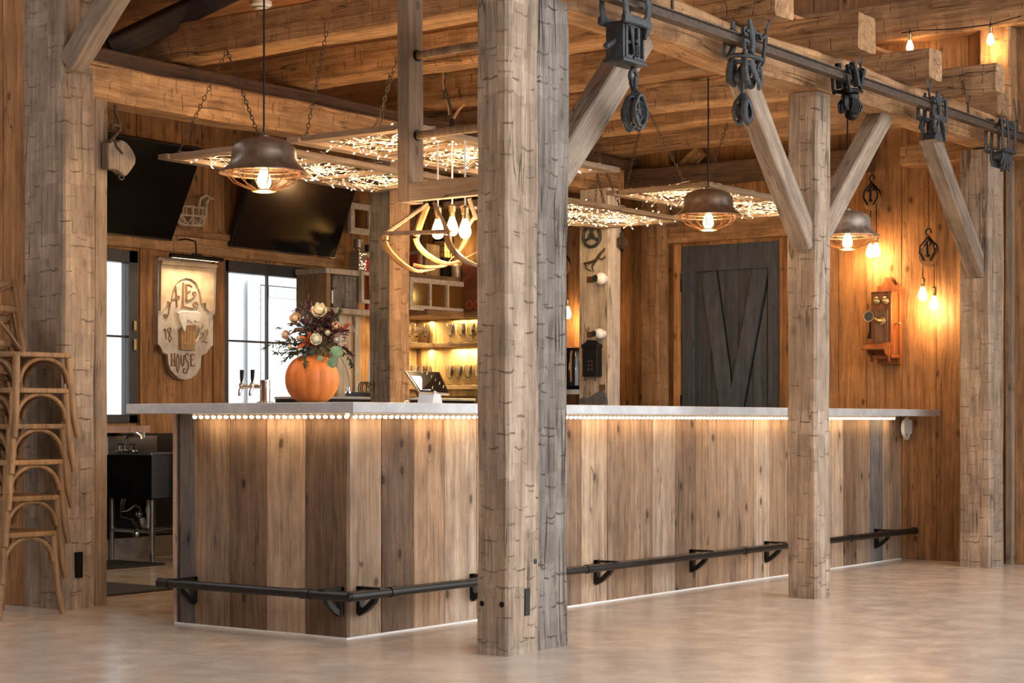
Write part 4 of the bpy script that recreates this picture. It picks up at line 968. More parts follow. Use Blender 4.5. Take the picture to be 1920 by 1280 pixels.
# ------------------------------------------------------------------ bare bulbs and pulleys
def lone_bulb(name,p,top,label,pw=5,group=None,s=1.,cord='ironb'):
    e=empty(name,p,label,'light bulb',group)
    g=MB(); b_=MB(); edison(g,b_,(0,0,0),s); g.build('bulb',M_['bulb'],e); b_.build('bulb_socket',M_['brass'],e)
    m=MB()
    n=14; m.tube([(0+.002*math.sin(k*2),0,.03+(top-.03)*k/n) for k in range(n+1)],.0035,6); m.build('cord',M_[cord],e)
    if pw: point('bulb_light',(0,0,-.155*s),pw,(1,.58,.25),.025,e)
    return e
def wall_pulley(p,s,label,mat=M_['ironb'],rot=0):
    e=empty('barn_pulley',p,label,'pulley','old barn pulleys'); 
    m=MB(); m.lathe([(.01,-.012),(.062*s,-.012),(.066*s,-.006),(.056*s,0),(.066*s,.006),(.062*s,.012),(.01,.012)],(0,0,-.09*s),22,ax='x'); m.build('wooden_sheave',M_['bent'],e)
    m=MB()
    for sg in (-1,1):
        for q in (-1,1): m.tube([(sg*.018*s,0,.02*s),(sg*.024*s,q*.045*s,-.03*s),(sg*.024*s,q*.05*s,-.07*s),(sg*.024*s,q*.02*s,-.12*s)],.006*s,6)
        m.tube([(sg*.024*s,0,.0),(sg*.026*s,0,-.09*s)],.007*s,6)
    m.tube([(-.03*s,0,-.09*s),(.03*s,0,-.09*s)],.010*s,8); m.tube([(-.02*s,0,.02*s),(.02*s,0,.02*s)],.009*s,8)
    m.tube([(0,0,.02*s)]+[(0,.018*s*math.sin(a),.055*s-.022*s*math.cos(a)) for a in [k*PI/5 for k in range(9)]],.005*s,6); m.build('pulley_frame',mat,e)
    m=MB(); chain(m,(0,0,.075*s),(0,0,.62),.03,.006,.002); m.build('chain',M_['rust'],e)
    return e
XB=XW-.10
p=onX(1741,460,XB); wall_pulley(p+Vector((0,0,.03)),1.15,'brass and iron barn pulley with two bulbs right of the telephone')
for (px,py,lb,t) in [(1730,528,'left bulb of the pair hanging from the pulley right of the telephone',.20),(1751.5,545,'right, lower bulb of the pair hanging from the pulley right of the telephone',.27)]:
    lone_bulb('pulley_bulb',onX(px,py,XB),t,lb,5.,'pulley bulbs')
p=onX(1635,358,XB); wall_pulley(p+Vector((0,0,.03)),1.1,'dark iron barn pulley high on the wall above the grey shade lamp')
for (px,py,lb,t) in [(1632,448,'left bulb of the pair glowing beside the grey shade lamp',.24),(1643,446,'right bulb of the pair glowing beside the grey shade lamp',.24)]:
    lone_bulb('pulley_bulb',onX(px,py,XB-(0 if px<1635 else .04)),t,lb,4.5,'pulley bulbs')
lone_bulb('pulley_bulb',onX(1064,566,XW-.15),.22,'bulb glowing on a twisted cord left of the whitewashed post',5.,'pulley bulbs')
p=onX(1056,487,XW-.15); wall_pulley(p+Vector((0,0,.03)),1.,'barn pulley mostly hidden behind the nearest post, over a bulb')
# festoon bulbs on the high girt
fb=onX(1857,56,XW-.24)
for (px,py,lb,s) in [(1706,68,'clear festoon bulb resting on a joist end at the upper right',1.0),(1857,55,'lit festoon bulb in a black socket under the high girt',1.0)]:
    e=lone_bulb('festoon_bulb',onX(px,py,XW-.24),.05,lb,2.5,'festoon bulbs',s*.8,'ironb')
a=onX(1690,62,XW-.22); b=onX(1720,57,XW-.21); c=onX(1857,46,XW-.21)
m=MB(); m.tube([a,b,(b+c)/2+Vector((0,0,-.01)),c,onX(1915,30,XW-.21)],.004,6); tag(m.build('festoon_wire',M_['ironb']),'thin black festoon wire stapled along the high girt','wire')
# smoke detector
s=onZ(490,3,ZC)
e=empty('smoke_detector',(s.x,s.y,ZC),'white round smoke detector on the pine ceiling','smoke detector')
m=MB(); m.lathe([(.06,0),(.062,-.02),(.05,-.03)],(0,0,0),28); m.build('base',M_['white'],e)
m=MB(); m.lathe([(.045,-.03),(.045,-.045),(.038,-.055),(.0005,-.057)],(0,0,0),28); m.build('sensor_cap',M_['white'],e)
m=MB(); m.lathe([(.0455,-.034),(.0455,-.038)],(0,0,0),28,cap=False); m.build('vent_slot',M_['ironb'],e)
e.location.z-=.001
# ------------------------------------------------------------------ bentwood cross-back chairs
def chair_proto():
    e=empty('cross_back_chair',(0,0,0),'x','chair')
    w,d=.40,.38; zs=.43     # seat
    m=MB(); out=[]
    for k in range(28):
        a=2*PI*k/28; ca,sa=math.cos(a),math.sin(a); sx=abs(ca)**.35*(1 if ca>0 else -1); sy=abs(sa)**.35*(1 if sa>0 else -1)
        wd=(w/2)*(1-.10*(sy+1)/2); out.append((sx*wd,d/2+sy*d/2))
    m.prism(out,zs-.026,zs,'xy'); s=m.build('seat',M_['chair'],e)
    bv=s.modifiers.new('bevel','BEVEL'); bv.width=.006; bv.segments=2; bv.limit_method='ANGLE'
    fx=.165
    for sx in (-1,1):   # front legs splay outward and forward
        m=MB(); m.tube([(sx*fx,.035,zs-.02),(sx*(fx+.006),.030,.28),(sx*(fx+.018),.018,.12),(sx*(fx+.034),.004,0)],[.019,.0195,.018,.015],12); m.build('leg',M_['chair'],e)
    for sx in (-1,1):   # rear legs run up into the back posts
        m=MB(); m.tube([(sx*.150,d+.050,0),(sx*.150,d+.015,.2),(sx*.150,d-.012,zs-.02),(sx*.152,d+.0,zs+.05),(sx*.170,d+.06,.66),(sx*.180,d+.115,.83)],[.015,.018,.0185,.017,.016,.015],12); m.build('leg',M_['chair'],e)
    def arch(p,q,h,out_):
        p=Vector(p);q=Vector(q); pts=[]
        for k in range(15):
            t=PI*k/14; c=(p+q)/2; v=(q-p)/2; pts.append(c-v*math.cos(t)+Vector((0,0,h*math.sin(t)))+Vector(out_)*math.sin(t)*.2)
        m=MB(); m.tube(pts,0.0115,8,flat=(1,1.15)); m.build('arch_stretcher',M_['chair'],e)
    za=.275; h=.125
    arch((-fx+.012,.026,za),(fx-.012,.026,za),h,(0,0,0)); arch((fx-.002,.05,za),(.152,d-.02,za),h,(0,0,0)); arch((-fx+.002,.05,za),(-.152,d-.02,za),h,(0,0,0)); arch((-.138,d+.0,za),(.138,d+.0,za),h,(0,0,0))
    m=MB(); m.tube([(-.185,d+.118,.80),(-.09,d+.15,.803),(0,d+.16,.805),(.09,d+.15,.803),(.195,d+.112,.80)],.026,10,flat=(1,.5),up=(0,0,1)); m.build('top_rail',M_['chair'],e)
    m=MB(); m.tube([(-.165,d+.055,.67),(0,d+.085,.675),(.165,d+.055,.67)],.020,10,flat=(1,.5),up=(0,0,1)); m.build('middle_rail',M_['chair'],e)
    for sx in (-1,1):
        m=MB(); m.tube([(-sx*.150,d-.002,zs+.01),(-sx*.07,d+.035,.56),(sx*.02,d+.085,.68),(sx*.10,d+.122,.77),(sx*.165,d+.112,.80)],.012,8,flat=(1.2,.7),up=(0,-1,.3)); m.build('cross_slat',M_['chair'],e)
    return e
ch0=chair_proto()
pl=['bottom','second from the bottom','third from the bottom','fourth from the bottom','fifth from the bottom']
A=Vector((-.415,1.885,0)); Bp=Vector((-.065,1.875,0))
for i in range(6):
    c=ch0 if i==0 else copy_tree(ch0)
    c.location=(-.245+.016*i,1.885-.004*i,.181*i); c.rotation_euler=(0,0,0)
    c['label']=('topmost oak cross-back chair of the stack, its X back in full view' if i==5 else 'oak bentwood chair, %s of the stack by the left post'%pl[i])
    c['group']='stacked cross-back chairs'
# ------------------------------------------------------------------ televisions
def tv(x0,x1,zb,H,run,label):
    e=empty('television',((x0+x1)/2,YW-.06,zb),label,'television','tilted televisions over the windows'); w=(x1-x0)
    ang=math.asin(run/H); Rm=Matrix.Rotation(ang,4,'X')
    m=MB(); m.box((-w/2,-.0,0),(w/2,.05,H),Rm,bev=.004); m.build('tv_body',M_['black'],e)
    m=MB(); m.box((-w/2+.008,-.004,.012),(w/2-.008,.001,H-.008),Rm); m.build('screen',M_['screen'],e)
    m=MB(); m.box((-w/2,-.007,0),(w/2,.0,.007),Rm); m.build('bezel_strip',M_['chrome'],e)
    m=MB(); m.box((-.12,.05,H*.35),(.12,.07,H*.65),Rm); m.box((-.04,.0,H*.4),(.04,.055,H*.5)); m.build('wall_bracket',M_['ironb'],e)
tb=onY(322,451,YW-.06); tv(tb.x-1.24,tb.x,tb.z,.72,.33,'left wide television tilted out over the windows, catching warm lamp reflections')
t2=onY(432,459,YW-.06); t3=onY(627,476,YW-.06); tv(t2.x,t3.x,t2.z-.015,.70,.28,'right wide television tilted out above the second window')
# speaker between them
p=onY(346,331,YW-.07); e=empty('wall_speaker',(p.x,YW-.005,p.z),'small black speaker on the wall between the televisions','speaker')
m=MB(); m.box((-.05,-.075,-.065),(.05,-.01,.065),bev=.01); m.build('cabinet',M_['black'],e)
m=MB(); m.lathe([(.001,-.078),(.033,-.078),(.036,-.074)],(0,0,.015),20,ax='y'); m.build('grille',M_['dkgrey'],e)
m=MB(); m.tube([(0,-.01,-.06),(0,-.01,-.35)],.005,6); m.build('cable',M_['black'],e)
# cream cast-iron trolley ornament leaning on the header
def wp(px,py,y): q=onY(px,py,y); return Vector((q.x,q.y,q.z))
Yo=YW-.10; o0=wp(362,423,Yo); e=empty('cast_iron_ornament',o0,'cream painted cast-iron trolley piece standing on the window header','ornament')
cream=plain('cream_cast_iron',(.55,.45,.34),.6,0,.45,30,.4)
def L(px,py,dy=0): return wp(px,py,Yo+dy)-o0
m=MB()
m.tube([L(332,366),L(334,385),L(336,400),L(333,415),L(340,421)],.012,8); m.tube([L(399,372),L(391,372),L(386,385),L(385,405),L(379,420)],.013,8)
m.tube([L(335,385),L(384,390)],.009,6); m.tube([L(335,402),L(383,406)],.009,6); m.tube([L(338,421),L(379,423)],.010,6)
for px in (343,349,361,372,379): m.tube([L(px,386),L(px+1,404)],.006,6)
m.tube([L(361,385),L(361,423)],.013,6); m.tube([L(338,404),L(352,419),L(361,406),L(371,420),L(382,407)],.008,6)
m.tube([L(372,388),L(376,372),L(386,366),L(396,372)],.013,8); m.build('casting',cream,e)
m=MB()
for c in ((341,412),(378,416)):
    q=L(*c); m=MB(); ringwheel(m,q,.026,.006,'y',3); m.build('wheel',cream,e)

# ------------------------------------------------------------------ ale house sign with picture light
Ys=YW-.075
s0=wp(345,600,Ys); SG=empty('carved_sign',s0,'carved cream pub sign with a foaming beer mug, lit from above','sign')
def Z5(u,v): return (275+u/5.117,470+v/5.117)
def sgn(u,v,y=Ys):
    px,py=Z5(u,v); q=onY(px,py,y); return (q.x-s0.x,q.z-s0.z)
cs=plain('antique_cream_paint',(.72,.58,.40),.55,0,.4,10,.25,col2=(.52,.38,.24)); cs2=plain('grey_cream_paint',(.62,.55,.47),.6,0,.3,12,.2,col2=(.45,.38,.31))
crv=plain('carved_brown_letters',(.30,.17,.08),.6,0,.3,20)
out=[(85,68),(130,60),(650,138),(640,172),(628,560),(626,600),(608,622),(606,912),(585,918),(545,985),(505,1000),(495,1010),(485,1120),(450,1185),(400,1222),(340,1237),(275,1222),(225,1170),(200,1100),(190,1000),(148,992),(130,930),(108,912),(80,900),(80,600),(76,350)]
m=MB(); m.prism([sgn(a,b,YW-.03) for a,b in out],.012,.072,'xz'); m.build('backboard',cs2,SG)
pan=[(130,135),(640,175),(628,560),(600,590),(570,560),(560,500),(525,505),(505,400),(470,310),(420,272),(370,262),(310,280),(260,330),(235,400),(215,500),(190,480),(165,560),(125,575)]
m=MB(); m.prism([sgn(a,b) for a,b in pan],-.012,.013,'xz'); m.build('upper_panel',cs,SG)
m=MB(); m.prism([sgn(a,b) for a,b in [(128,90),(655,140),(648,172),(125,132)]],-.025,.014,'xz'); m.prism([sgn(a,b) for a,b in [(128,104),(655,152),(655,158),(126,110)]],-.032,.0,'xz'); m.build('cornice',cs,SG)
low=[(248,400),(275,330),(330,290),(380,282),(440,300),(490,370),(505,440),(515,520),(560,600),(600,630),(598,905),(540,975),(490,985),(478,1110),(440,1170),(390,1200),(340,1210),(280,1195),(232,1140),(212,1080),(205,990),(160,975),(140,920),(112,895),(112,610),(170,580),(215,540),(232,460)]
m=MB(); m.prism([sgn(a,b) for a,b in low],.003,.016,'xz'); m.build('lower_panel',cs2,SG)
# mug
mug=[(305,760),(350,720),(450,708),(432,960),(308,948)]
mw=plain('mug_wood_paint',(.45,.27,.12),.5,0,.3,25); m=MB(); m.prism([sgn(a,b) for a,b in mug],-.03,.004,'xz'); 
for u in (330,358,386,412): m.prism([sgn(u,730),sgn(u+5,730),sgn(u+1,885),sgn(u-4,885)],-.034,-.029,'xz')
m.prism([sgn(a,b) for a,b in [(306,885),(436,888),(434,900),(306,896)]],-.037,-.029,'xz'); m.build('mug',mw,SG)
foam=[(262,590),(310,575),(400,580),(455,583),(485,610),(482,650),(468,690),(440,690),(425,672),(405,705),(385,690),(360,668),(345,690),(340,760),(322,780),(305,735),(275,670)]
m=MB(); m.prism([sgn(a,b) for a,b in foam],-.045,-.028,'xz'); f=m.build('mug_foam',plain('foam_white_paint',(.78,.74,.68),.6,0,.15,20),SG); bv=f.modifiers.new('b','BEVEL'); bv.width=.008; bv.segments=3
def s3(u,v,dy=-.006): a,b=sgn(u,v); return Vector((a,dy,b))
m=MB(); m.tube([s3(447,760,-.02),s3(480,725,-.02),s3(492,770,-.02),s3(470,850,-.02),s3(440,880,-.02)],.009,8); m.build('mug_handle',cs2,SG)
def spiral(c,r,a0,turns,dy=-.0,tw=.0045):
    pts=[]
    for k in range(18):
        t=k/17; a=a0+turns*2*PI*t; rr=r*(1-t*.85); pts.append(s3(c[0]+rr*math.cos(a),c[1]+rr*math.sin(a),dy))
    return pts
def stroke(mb,pts,w=.006): mb.tube([s3(a,b,.0) for a,b in pts],w,6)
m=MB()
stroke(m,[(275,335),(245,420),(225,520),(208,610),(190,645)],.006); stroke(m,[(275,335),(285,430),(290,540)],.008); stroke(m,[(240,470),(285,455)],.005)
m.tube(spiral((300,450),25,2.5,1.3),.0045,6); m.tube(spiral((182,620),25,0,1.3),.0045,6)
m.build('letter_a',crv,SG)
m=MB(); stroke(m,[(352,305),(350,420),(345,530)],.009); stroke(m,[(325,545),(345,530),(400,545),(455,558)],.005); m.tube(spiral((462,515),35,1.4,-1.3),.0045,6); m.build('letter_l',crv,SG)
m=MB(); stroke(m,[(378,330),(382,400),(380,480)],.009); stroke(m,[(375,325),(410,325),(435,345)],.006); stroke(m,[(382,400),(420,385)],.006); stroke(m,[(380,480),(415,470),(455,440)],.006); m.tube(spiral((452,410),24,1.2,-1.2),.0045,6); m.build('letter_e',crv,SG)
m=MB(); stroke(m,[(160,765),(178,745),(190,850)],.005); stroke(m,[(225,735),(198,755),(215,790),(240,840),(222,875),(208,845),(222,800),(235,760),(225,735)],.005)
stroke(m,[(540,705),(515,765),(510,790),(545,790),(540,830),(510,845)],.0055); stroke(m,[(555,775),(580,755),(590,780),(560,840),(535,880),(560,870),(578,885)],.0055); m.build('year_numerals',crv,SG)
m=MB()
def S_(pts,w=.006): stroke(m,pts,w)
S_([(240,990),(240,1105)],.007); S_([(268,990),(268,1105)],.007); S_([(240,1048),(268,1048)],.005); S_([(232,988),(248,988)],.004); S_([(260,988),(276,988)],.004); S_([(232,1105),(248,1105)],.004); S_([(260,1105),(276,1105)],.004)
S_([(300,990),(286,1030),(285,1100),(298,1165),(310,1120),(312,1040),(300,990)],.006)
S_([(330,1000),(332,1080),(345,1110),(357,1080),(358,1000)],.006)
S_([(405,1000),(385,985),(370,1005),(378,1040),(400,1080),(400,1130),(380,1175),(352,1165),(355,1130),(372,1135)],.006)
S_([(425,992),(425,1105)],.007); S_([(425,992),(452,992),(452,1008)],.0045); S_([(425,1045),(443,1045)],.0045); S_([(425,1105),(455,1105),(456,1088)],.0045)
m.build('word_house',crv,SG)
p=wp(369,483,YW-.22); e=empty('picture_light',(p.x,YW-.005,p.z),'slim black picture light mounted over the carved sign','picture light')
m=MB(); m.tube([(-.26,-.215,0),(.26,-.215,0)],.017,12); m.build('lamp_bar',M_['pipe'],e)
m=MB(); m.box((-.03,-.02,.06),(.03,-.0,.20),bev=.004); m.tube([(0,-.01,.14),(.0,-.10,.145),(.0,-.2,.12),(0,-.215,.01)],.006,8); m.box((-.045,-.225,.01),(.045,-.205,.03),bev=.004); m.build('arm',M_['ironb'],e)
l=area('picture_lamp',(0,-.20,-.022),(math.radians(-25),0,0),.46,.012,4.2,(1,.72,.42),e)

# ------------------------------------------------------------------ hanging neck yoke at the upper left
Yk=2.0
def yk(px,py,dy=0): return onY(px,py,Yk+dy)
k0=yk(217,196); e=empty('hanging_yoke',k0,'weathered curved wooden harness piece hanging by a hook beside the left post','yoke')
poly=[(196,268),(203,262),(214,268),(222,262),(232,268),(243,282),(249,296),(248,308),(240,320),(233,329),(228,332),(222,326),(214,320),(203,318),(196,318)]
m=MB(); m.prism([((yk(a,b)-k0).x,(yk(a,b)-k0).z) for a,b in poly],-.03,.03,'xz'); o=m.build('curved_board',M_['brace'],e); bv=o.modifiers.new('b','BEVEL'); bv.width=.012; bv.segments=2
m=MB(); m.tube([yk(217,196)-k0,yk(217,212)-k0,yk(224,228)-k0,yk(225,243)-k0,yk(214,256,-.03)-k0,yk(205,266,-.03)-k0],.010,8); m.tube([yk(208,243)-k0,yk(211,234)-k0,yk(222,235)-k0],.012,8); m.tube([yk(213,256,-.035)-k0,yk(219,275,-.035)-k0,yk(230,288,-.035)-k0],.006,6); m.build('iron_hook',M_['rust'],e)
m=MB(); q=yk(227,330)-k0; m.tube([q+Vector((.018*math.cos(a),0,.02*math.sin(a)-.0)) for a in [j*PI/7 for j in range(14)]],.005,6,closed=True); m.build('iron_ring',M_['ironb'],e)

# ------------------------------------------------------------------ vine bundle tied on a joist
v0=atd(850,130,11.45); e=empty('vine_bundle',v0,'twisted dry vines looped over a joist behind the ladder','vines')
def vd(px,py,d=11.45): return atd(px,py,d)-v0
for i in range(4):
    m=MB(); rn=random.Random(40+i); j=lambda:rn.uniform(-.014,.014)
    pts=[vd(853+i*2,126)+Vector((j(),j(),0)),vd(836,135)+Vector((j(),j(),0)),vd(831,158)+Vector((j(),j(),0)),vd(834,180)+Vector((j(),j(),0)),vd(842,200)+Vector((j(),j(),0)),vd(847,222)+Vector((j(),j(),0))]
    m.tube(pts,.008,6); m.build('vine',M_['bent'] if i%2 else M_['rust'],e)
m=MB(); m.tube([vd(870,195),vd(860,205),vd(850,222)],.010,6); m.build('vine',M_['bent'],e)
m=MB(); m.box(vd(843,215)+Vector((0,-.01,0)),vd(850,247)+Vector((.02,.02,0)),bev=.003); m.build('iron_strap',M_['ironb'],e)

# ------------------------------------------------------------------ pumpkin and flowers
Pc=atd(585,756,8.6); Pc.z=CT
e=empty('pumpkin_vase',Pc,'orange pumpkin hollowed as a flower vase on the countertop','pumpkin')
m=MB(); n=60; prof=[]
for i in range(19):
    t=i/18; a=-PI/2+PI*t*.93; prof.append((.127*math.cos(a)**.8 if math.cos(a)>0 else 0,.115+.118*math.sin(a)))
vs=[];fs=[]
for (r,z) in prof:
    for k in range(n):
        t=2*PI*k/n; q=1-.055*abs(math.cos(6*t))**6; vs.append((r*q*math.cos(t)*1.0,r*q*math.sin(t),z))
for i in range(len(prof)-1):
    for k in range(n): fs.append((i*n+k,i*n+(k+1)%n,(i+1)*n+(k+1)%n,(i+1)*n+k))
fs.append(tuple(range(n-1,-1,-1))); m.add(vs,fs,True); m.build('pumpkin_shell',M_['pump'],e)
m=MB(); m.lathe([(.001,.195),(.045,.19),(.047,.225)],(0,0,0),24,cap=False); m.build('cut_opening',plain('pumpkin_flesh',(.55,.28,.08),.7),e)
FLW=empty('flower_arrangement',Pc+Vector((0,0,.16)),'autumn bouquet of cream roses, burgundy foliage and one round green leaf','flowers')
fz=Pc+Vector((0,0,.16))
def fp(px,py,dd=0): return atd(px,py,8.6+dd)-fz
cream_=plain('cream_rose_petal',(.86,.78,.60),.6,0,.12,30,col2=(.80,.68,.46)); blush=plain('blush_rose_petal',(.80,.62,.42),.6,0,.2,30); whit=plain('ivory_rose_petal',(.85,.82,.66),.6,0,.1,30)
dleaf=plain('dark_burgundy_leaf',(.09,.025,.03),.6,0,.4,40,col2=(.04,.012,.016)); gleaf=plain('dark_green_leaf',(.07,.085,.045),.6,0,.4,40); oleaf=plain('rust_orange_leaf',(.55,.12,.03),.6,0,.3,30); euc=plain('blue_green_leaf',(.22,.42,.26),.5,0,.2,12); stem_m=plain('brown_stem',(.13,.08,.05),.7)
def rose(c,r,mat,seed,face=(-.7,-.5,.4)):
    r*=1.2; c=c-FW*.035
    rn=random.Random(seed); m=MB(); F=Vector(face).normalized(); X=F.orthogonal().normalized(); Y=F.cross(X)
    m.ball(c,r*.42,8)
    for ring_,(rad,np_,sz) in enumerate([(.28,4,.42),(.5,5,.55),(.78,7,.62)]):
        for k in range(np_):
            a=2*PI*k/np_+ring_*.5+rn.uniform(-.15,.15); d=X*math.cos(a)+Y*math.sin(a); t=F.cross(d)
            # cupped petal patch
            P=[]
            for i in range(4):
                for j in range(5):
                    u=(i/3); v=(j/4-.5)*2
                    w=sz*r*(.35+.65*math.sin(PI*min(1,u*.75+.2)))
                    q=c+d*(r*rad*(.45+.55*u)*(1-.18*v*v))+t*(v*w)+F*(r*(-.45+.95*u-.12*ring_-.25*v*v+(.10 if u<1 else -.03)))
                    P.append(q)
            th=-d*.0012+F*-.0005
            n0=len(P); P2=P+[p+th for p in P]; fs=[]
            for i in range(3):
                for j in range(4):
                    a0=i*5+j; fs.append((a0,a0+1,a0+6,a0+5)); fs.append((a0+n0,a0+5+n0,a0+6+n0,a0+1+n0))
            m.add(P2,fs,True)
    m.build('rose',mat,FLW)
rose(fp(600,582,-.03),.040,cream_,1); rose(fp(555,597),.031,blush,2,(-.8,-.4,.3)); rose(fp(594,636,-.08),.031,whit,3,(-.7,-.7,.1)); rose(fp(631,613,.0),.026,plain('pale_orange_petal',(.80,.55,.34),.6),4,(-.3,-.9,.3)); rose(fp(537,628,-.02),.024,blush,5,(-.9,-.2,.2)); rose(fp(545,650,-.04),.013,whit,6); rose(fp(616,624,-.05),.014,whit,7); rose(fp(632,638,-.03),.014,whit,8); rose(fp(645,636,-.02),.015,whit,9); rose(fp(650,645,0),.012,blush,10); rose(fp(562,634,-.06),.014,blush,11)
def leaf(m,p,d,w,up=None,n=5,fold=.25):
    p=Vector(p); d=Vector(d); L_=d.length; t=d.normalized(); s=t.cross(Vector(up) if up else Vector((random.uniform(-1,1),random.uniform(-1,1),1))).normalized(); nn=s.cross(t)
    vs=[];fs=[]
    for i in range(n+1):
        u=i/n; ww=w*math.sin(PI*min(.97,max(.03,u)))**.8; c=p+t*L_*u-nn*(.12*L_*u*u)
        vs += [c-s*ww+nn*ww*fold,c-nn*.001,c+s*ww+nn*ww*fold,c-nn*.0025]
    for i in range(n):
        a=i*4; fs += [(a,a+1,a+5,a+4),(a+1,a+2,a+6,a+5),(a+2,a+3,a+7,a+6),(a+3,a,a+4,a+7)]
    m.add(vs,fs,True)
def spray(c,n,rad,L_,w,mat,seed,flat=1.,name='foliage'):
    random.seed(seed); m=MB(); c=Vector(c)
    for i in range(n):
        a=random.uniform(0,2*PI); b=random.uniform(-.6,1.2); d=Vector((math.cos(a)*math.cos(b),math.sin(a)*math.cos(b),math.sin(b)*flat)); p=c+d*rad*random.uniform(.2,1.)
        leaf(m,p,d*random.uniform(.6,1.2)*L_+Vector((0,0,random.uniform(-.4,.2)*L_)),w*random.uniform(.7,1.2))
    m.build(name,mat,FLW)
spray(fp(590,640,.05),170,.085,.035,.008,gleaf,1); spray(fp(570,612,.0),90,.06,.03,.007,plain('brown_seed_leaf',(.14,.075,.05),.7),2); spray(fp(603,610,-.0),80,.055,.028,.008,dleaf,3); spray(fp(560,655,-.03),110,.06,.03,.006,gleaf,4); spray(fp(605,655,-.03),80,.055,.03,.006,plain('olive_leaf',(.10,.09,.045),.7),5)
spray(fp(578,588,.0),40,.05,.04,.006,dleaf,6); spray(fp(628,630,-.02),60,.055,.035,.006,dleaf,7); spray(fp(580,642,-.08),22,.03,.035,.011,oleaf,8)
def twig(pts,mat,nl,L_,w,seed,berries=0,name='twig',r=.0018,alt=None):
    random.seed(seed); m=MB(); P=[Vector(p) for p in pts]; m.tube(P,[r]*(len(P)-1)+[r*.5],5)
    for i in range(nl):
        s=random.uniform(.15,1)*(len(P)-1); k=min(int(s),len(P)-2); q=P[k].lerp(P[k+1],s-k); t=(P[k+1]-P[k]).normalized()
        d=(t*.6+Vector((random.uniform(-1,1),random.uniform(-1,1),random.uniform(-1,1)))*.8).normalized()
        leaf(m,q,d*L_*random.uniform(.6,1.1),w)
    m.build(name,mat,FLW)
twig([fp(572,600),fp(575,575),fp(560,566),fp(558,572)],gleaf,12,.02,.004,20); twig([fp(580,600),fp(577,570),fp(578,557)],dleaf,26,.016,.005,21); twig([fp(567,596),fp(560,586),fp(556,580)],gleaf,10,.02,.004,22)
twig([fp(545,640),fp(520,642),fp(494,651)],gleaf,24,.028,.0035,23); twig([fp(550,652),fp(530,663),fp(515,660)],gleaf,26,.02,.003,24); twig([fp(552,655),fp(540,668),fp(530,678)],gleaf,22,.024,.003,25); twig([fp(548,630),fp(540,645),fp(520,652)],dleaf,16,.02,.003,26)
twig([fp(560,650),fp(540,632),fp(525,616)],stem_m,0,.01,.01,27); m=MB(); q=fp(523,615)
for k in range(60):
    a=random.uniform(0,2*PI); rr=random.uniform(0,.018); m.ico(q+Vector((rr*math.cos(a)*.6,-rr*math.cos(a)*.8,.004*random.uniform(-1,1)+.002-rr*.15)),.0022)
m.build('flower_umbel',plain('grey_seed_head',(.10,.095,.08),.8),FLW)
twig([fp(610,628,-.03),fp(632,621,-.05),fp(655,618,-.06)],dleaf,60,.018,.004,28,r=.005); twig([fp(625,620,-.02),fp(645,616,-.03),fp(652,610,-.03)],oleaf,55,.018,.005,29,r=.006); twig([fp(630,645),fp(650,655),fp(662,668)],dleaf,40,.022,.004,30); twig([fp(640,655),fp(655,672),fp(661,688)],gleaf,30,.022,.005,31)
twig([fp(622,600),fp(634,590),fp(637,583)],gleaf,14,.03,.008,32); twig([fp(590,630),fp(597,612),fp(592,606)],plain('fresh_green_leaf',(.22,.33,.08),.5),4,.03,.006,33)
twig([fp(575,660,-.1),fp(571,672,-.12),fp(572,686,-.12)],plain('olive_leaf_b',(.10,.09,.045),.7),40,.018,.004,34); twig([fp(614,610),fp(624,590),fp(622,583)],dleaf,50,.018,.006,35,r=.004); twig([fp(540,640,-.05),fp(565,634,-.08),fp(588,633,-.09)],plain('tan_grass',(.45,.25,.12),.7),5,.02,.003,36,r=.0022)
for (c,r) in ((fp(602,617),.006),(fp(625,655),.006),(fp(631,653),.006),(fp(620,657),.005),(fp(634,658),.005),(fp(605,630),.006)):
    m=MB(); m.ball(c,r,8); m.build('berry',oleaf,FLW)
def disc(c,r,mat,face,cutw=.25):
    m=MB(); F=Vector(face).normalized(); X=F.orthogonal().normalized(); Y=F.cross(X); vs=[c]; n=26
    for k in range(n+1):
        a=cutw/2+(2*PI-cutw)*k/n; q=X*math.cos(a)+Y*math.sin(a); vs.append(Vector(c)+q*r*(1+.04*math.sin(5*a))+F*(.12*r*math.cos(2*a)))
    N_=len(vs); vs2=vs+[v-F*.0012 for v in vs]; fs=[(0,k,k+1) for k in range(1,n+1)]+[(N_,N_+k+1,N_+k) for k in range(1,n+1)]
    m.add(vs2,fs,True); m.build('round_leaf',mat,FLW)
disc(fp(631,660,-.06),.030,euc,(-.75,-.6,.15)); disc(fp(623,680,-.13),.024,euc,(-.8,-.5,-.2)); disc(fp(600,672,-.13),.013,euc,(-.8,-.6,0))

# ------------------------------------------------------------------ beer tap tower
T=Vector((.50,.93,CT)); T=Vector((onY(497,750,.93).x,.93,CT)); e=empty('beer_tap_tower',T,'chrome beer tap tower with two black tap handles on the counter','beer tap')
sc=9.15/FOC
m=MB(); m.lathe([(.045,0),(.045,.012),(.026,.018),(.026,.118),(.024,.125),(.001,.127)],(0,0,0),24); m.build('column',M_['chrome'],e)
m=MB(); m.tube([(-.0,0,.09),(-.02,.10,.092)],.008,10); m.build('cross_tube',M_['chrome'],e)
for (x,y) in ((-.012,.035),(-.022,.10)):
    m=MB(); m.tube([(x,y,.092),(x-.05,y-.0,.092)],.011,10); m.tube([(x-.04,y,.09),(x-.055,y,.07),(x-.06,y,.045)],[.009,.008,.006],8); m.ball((x-.045,y,.10),.012,8); m.build('faucet',M_['chrome'],e)
    m=MB(); m.tube([(x-.045,y,.11),(x-.042,y,.135),(x-.04,y,.175)],[.004,.009,.011],10); m.build('tap_handle',M_['ironb'],e)
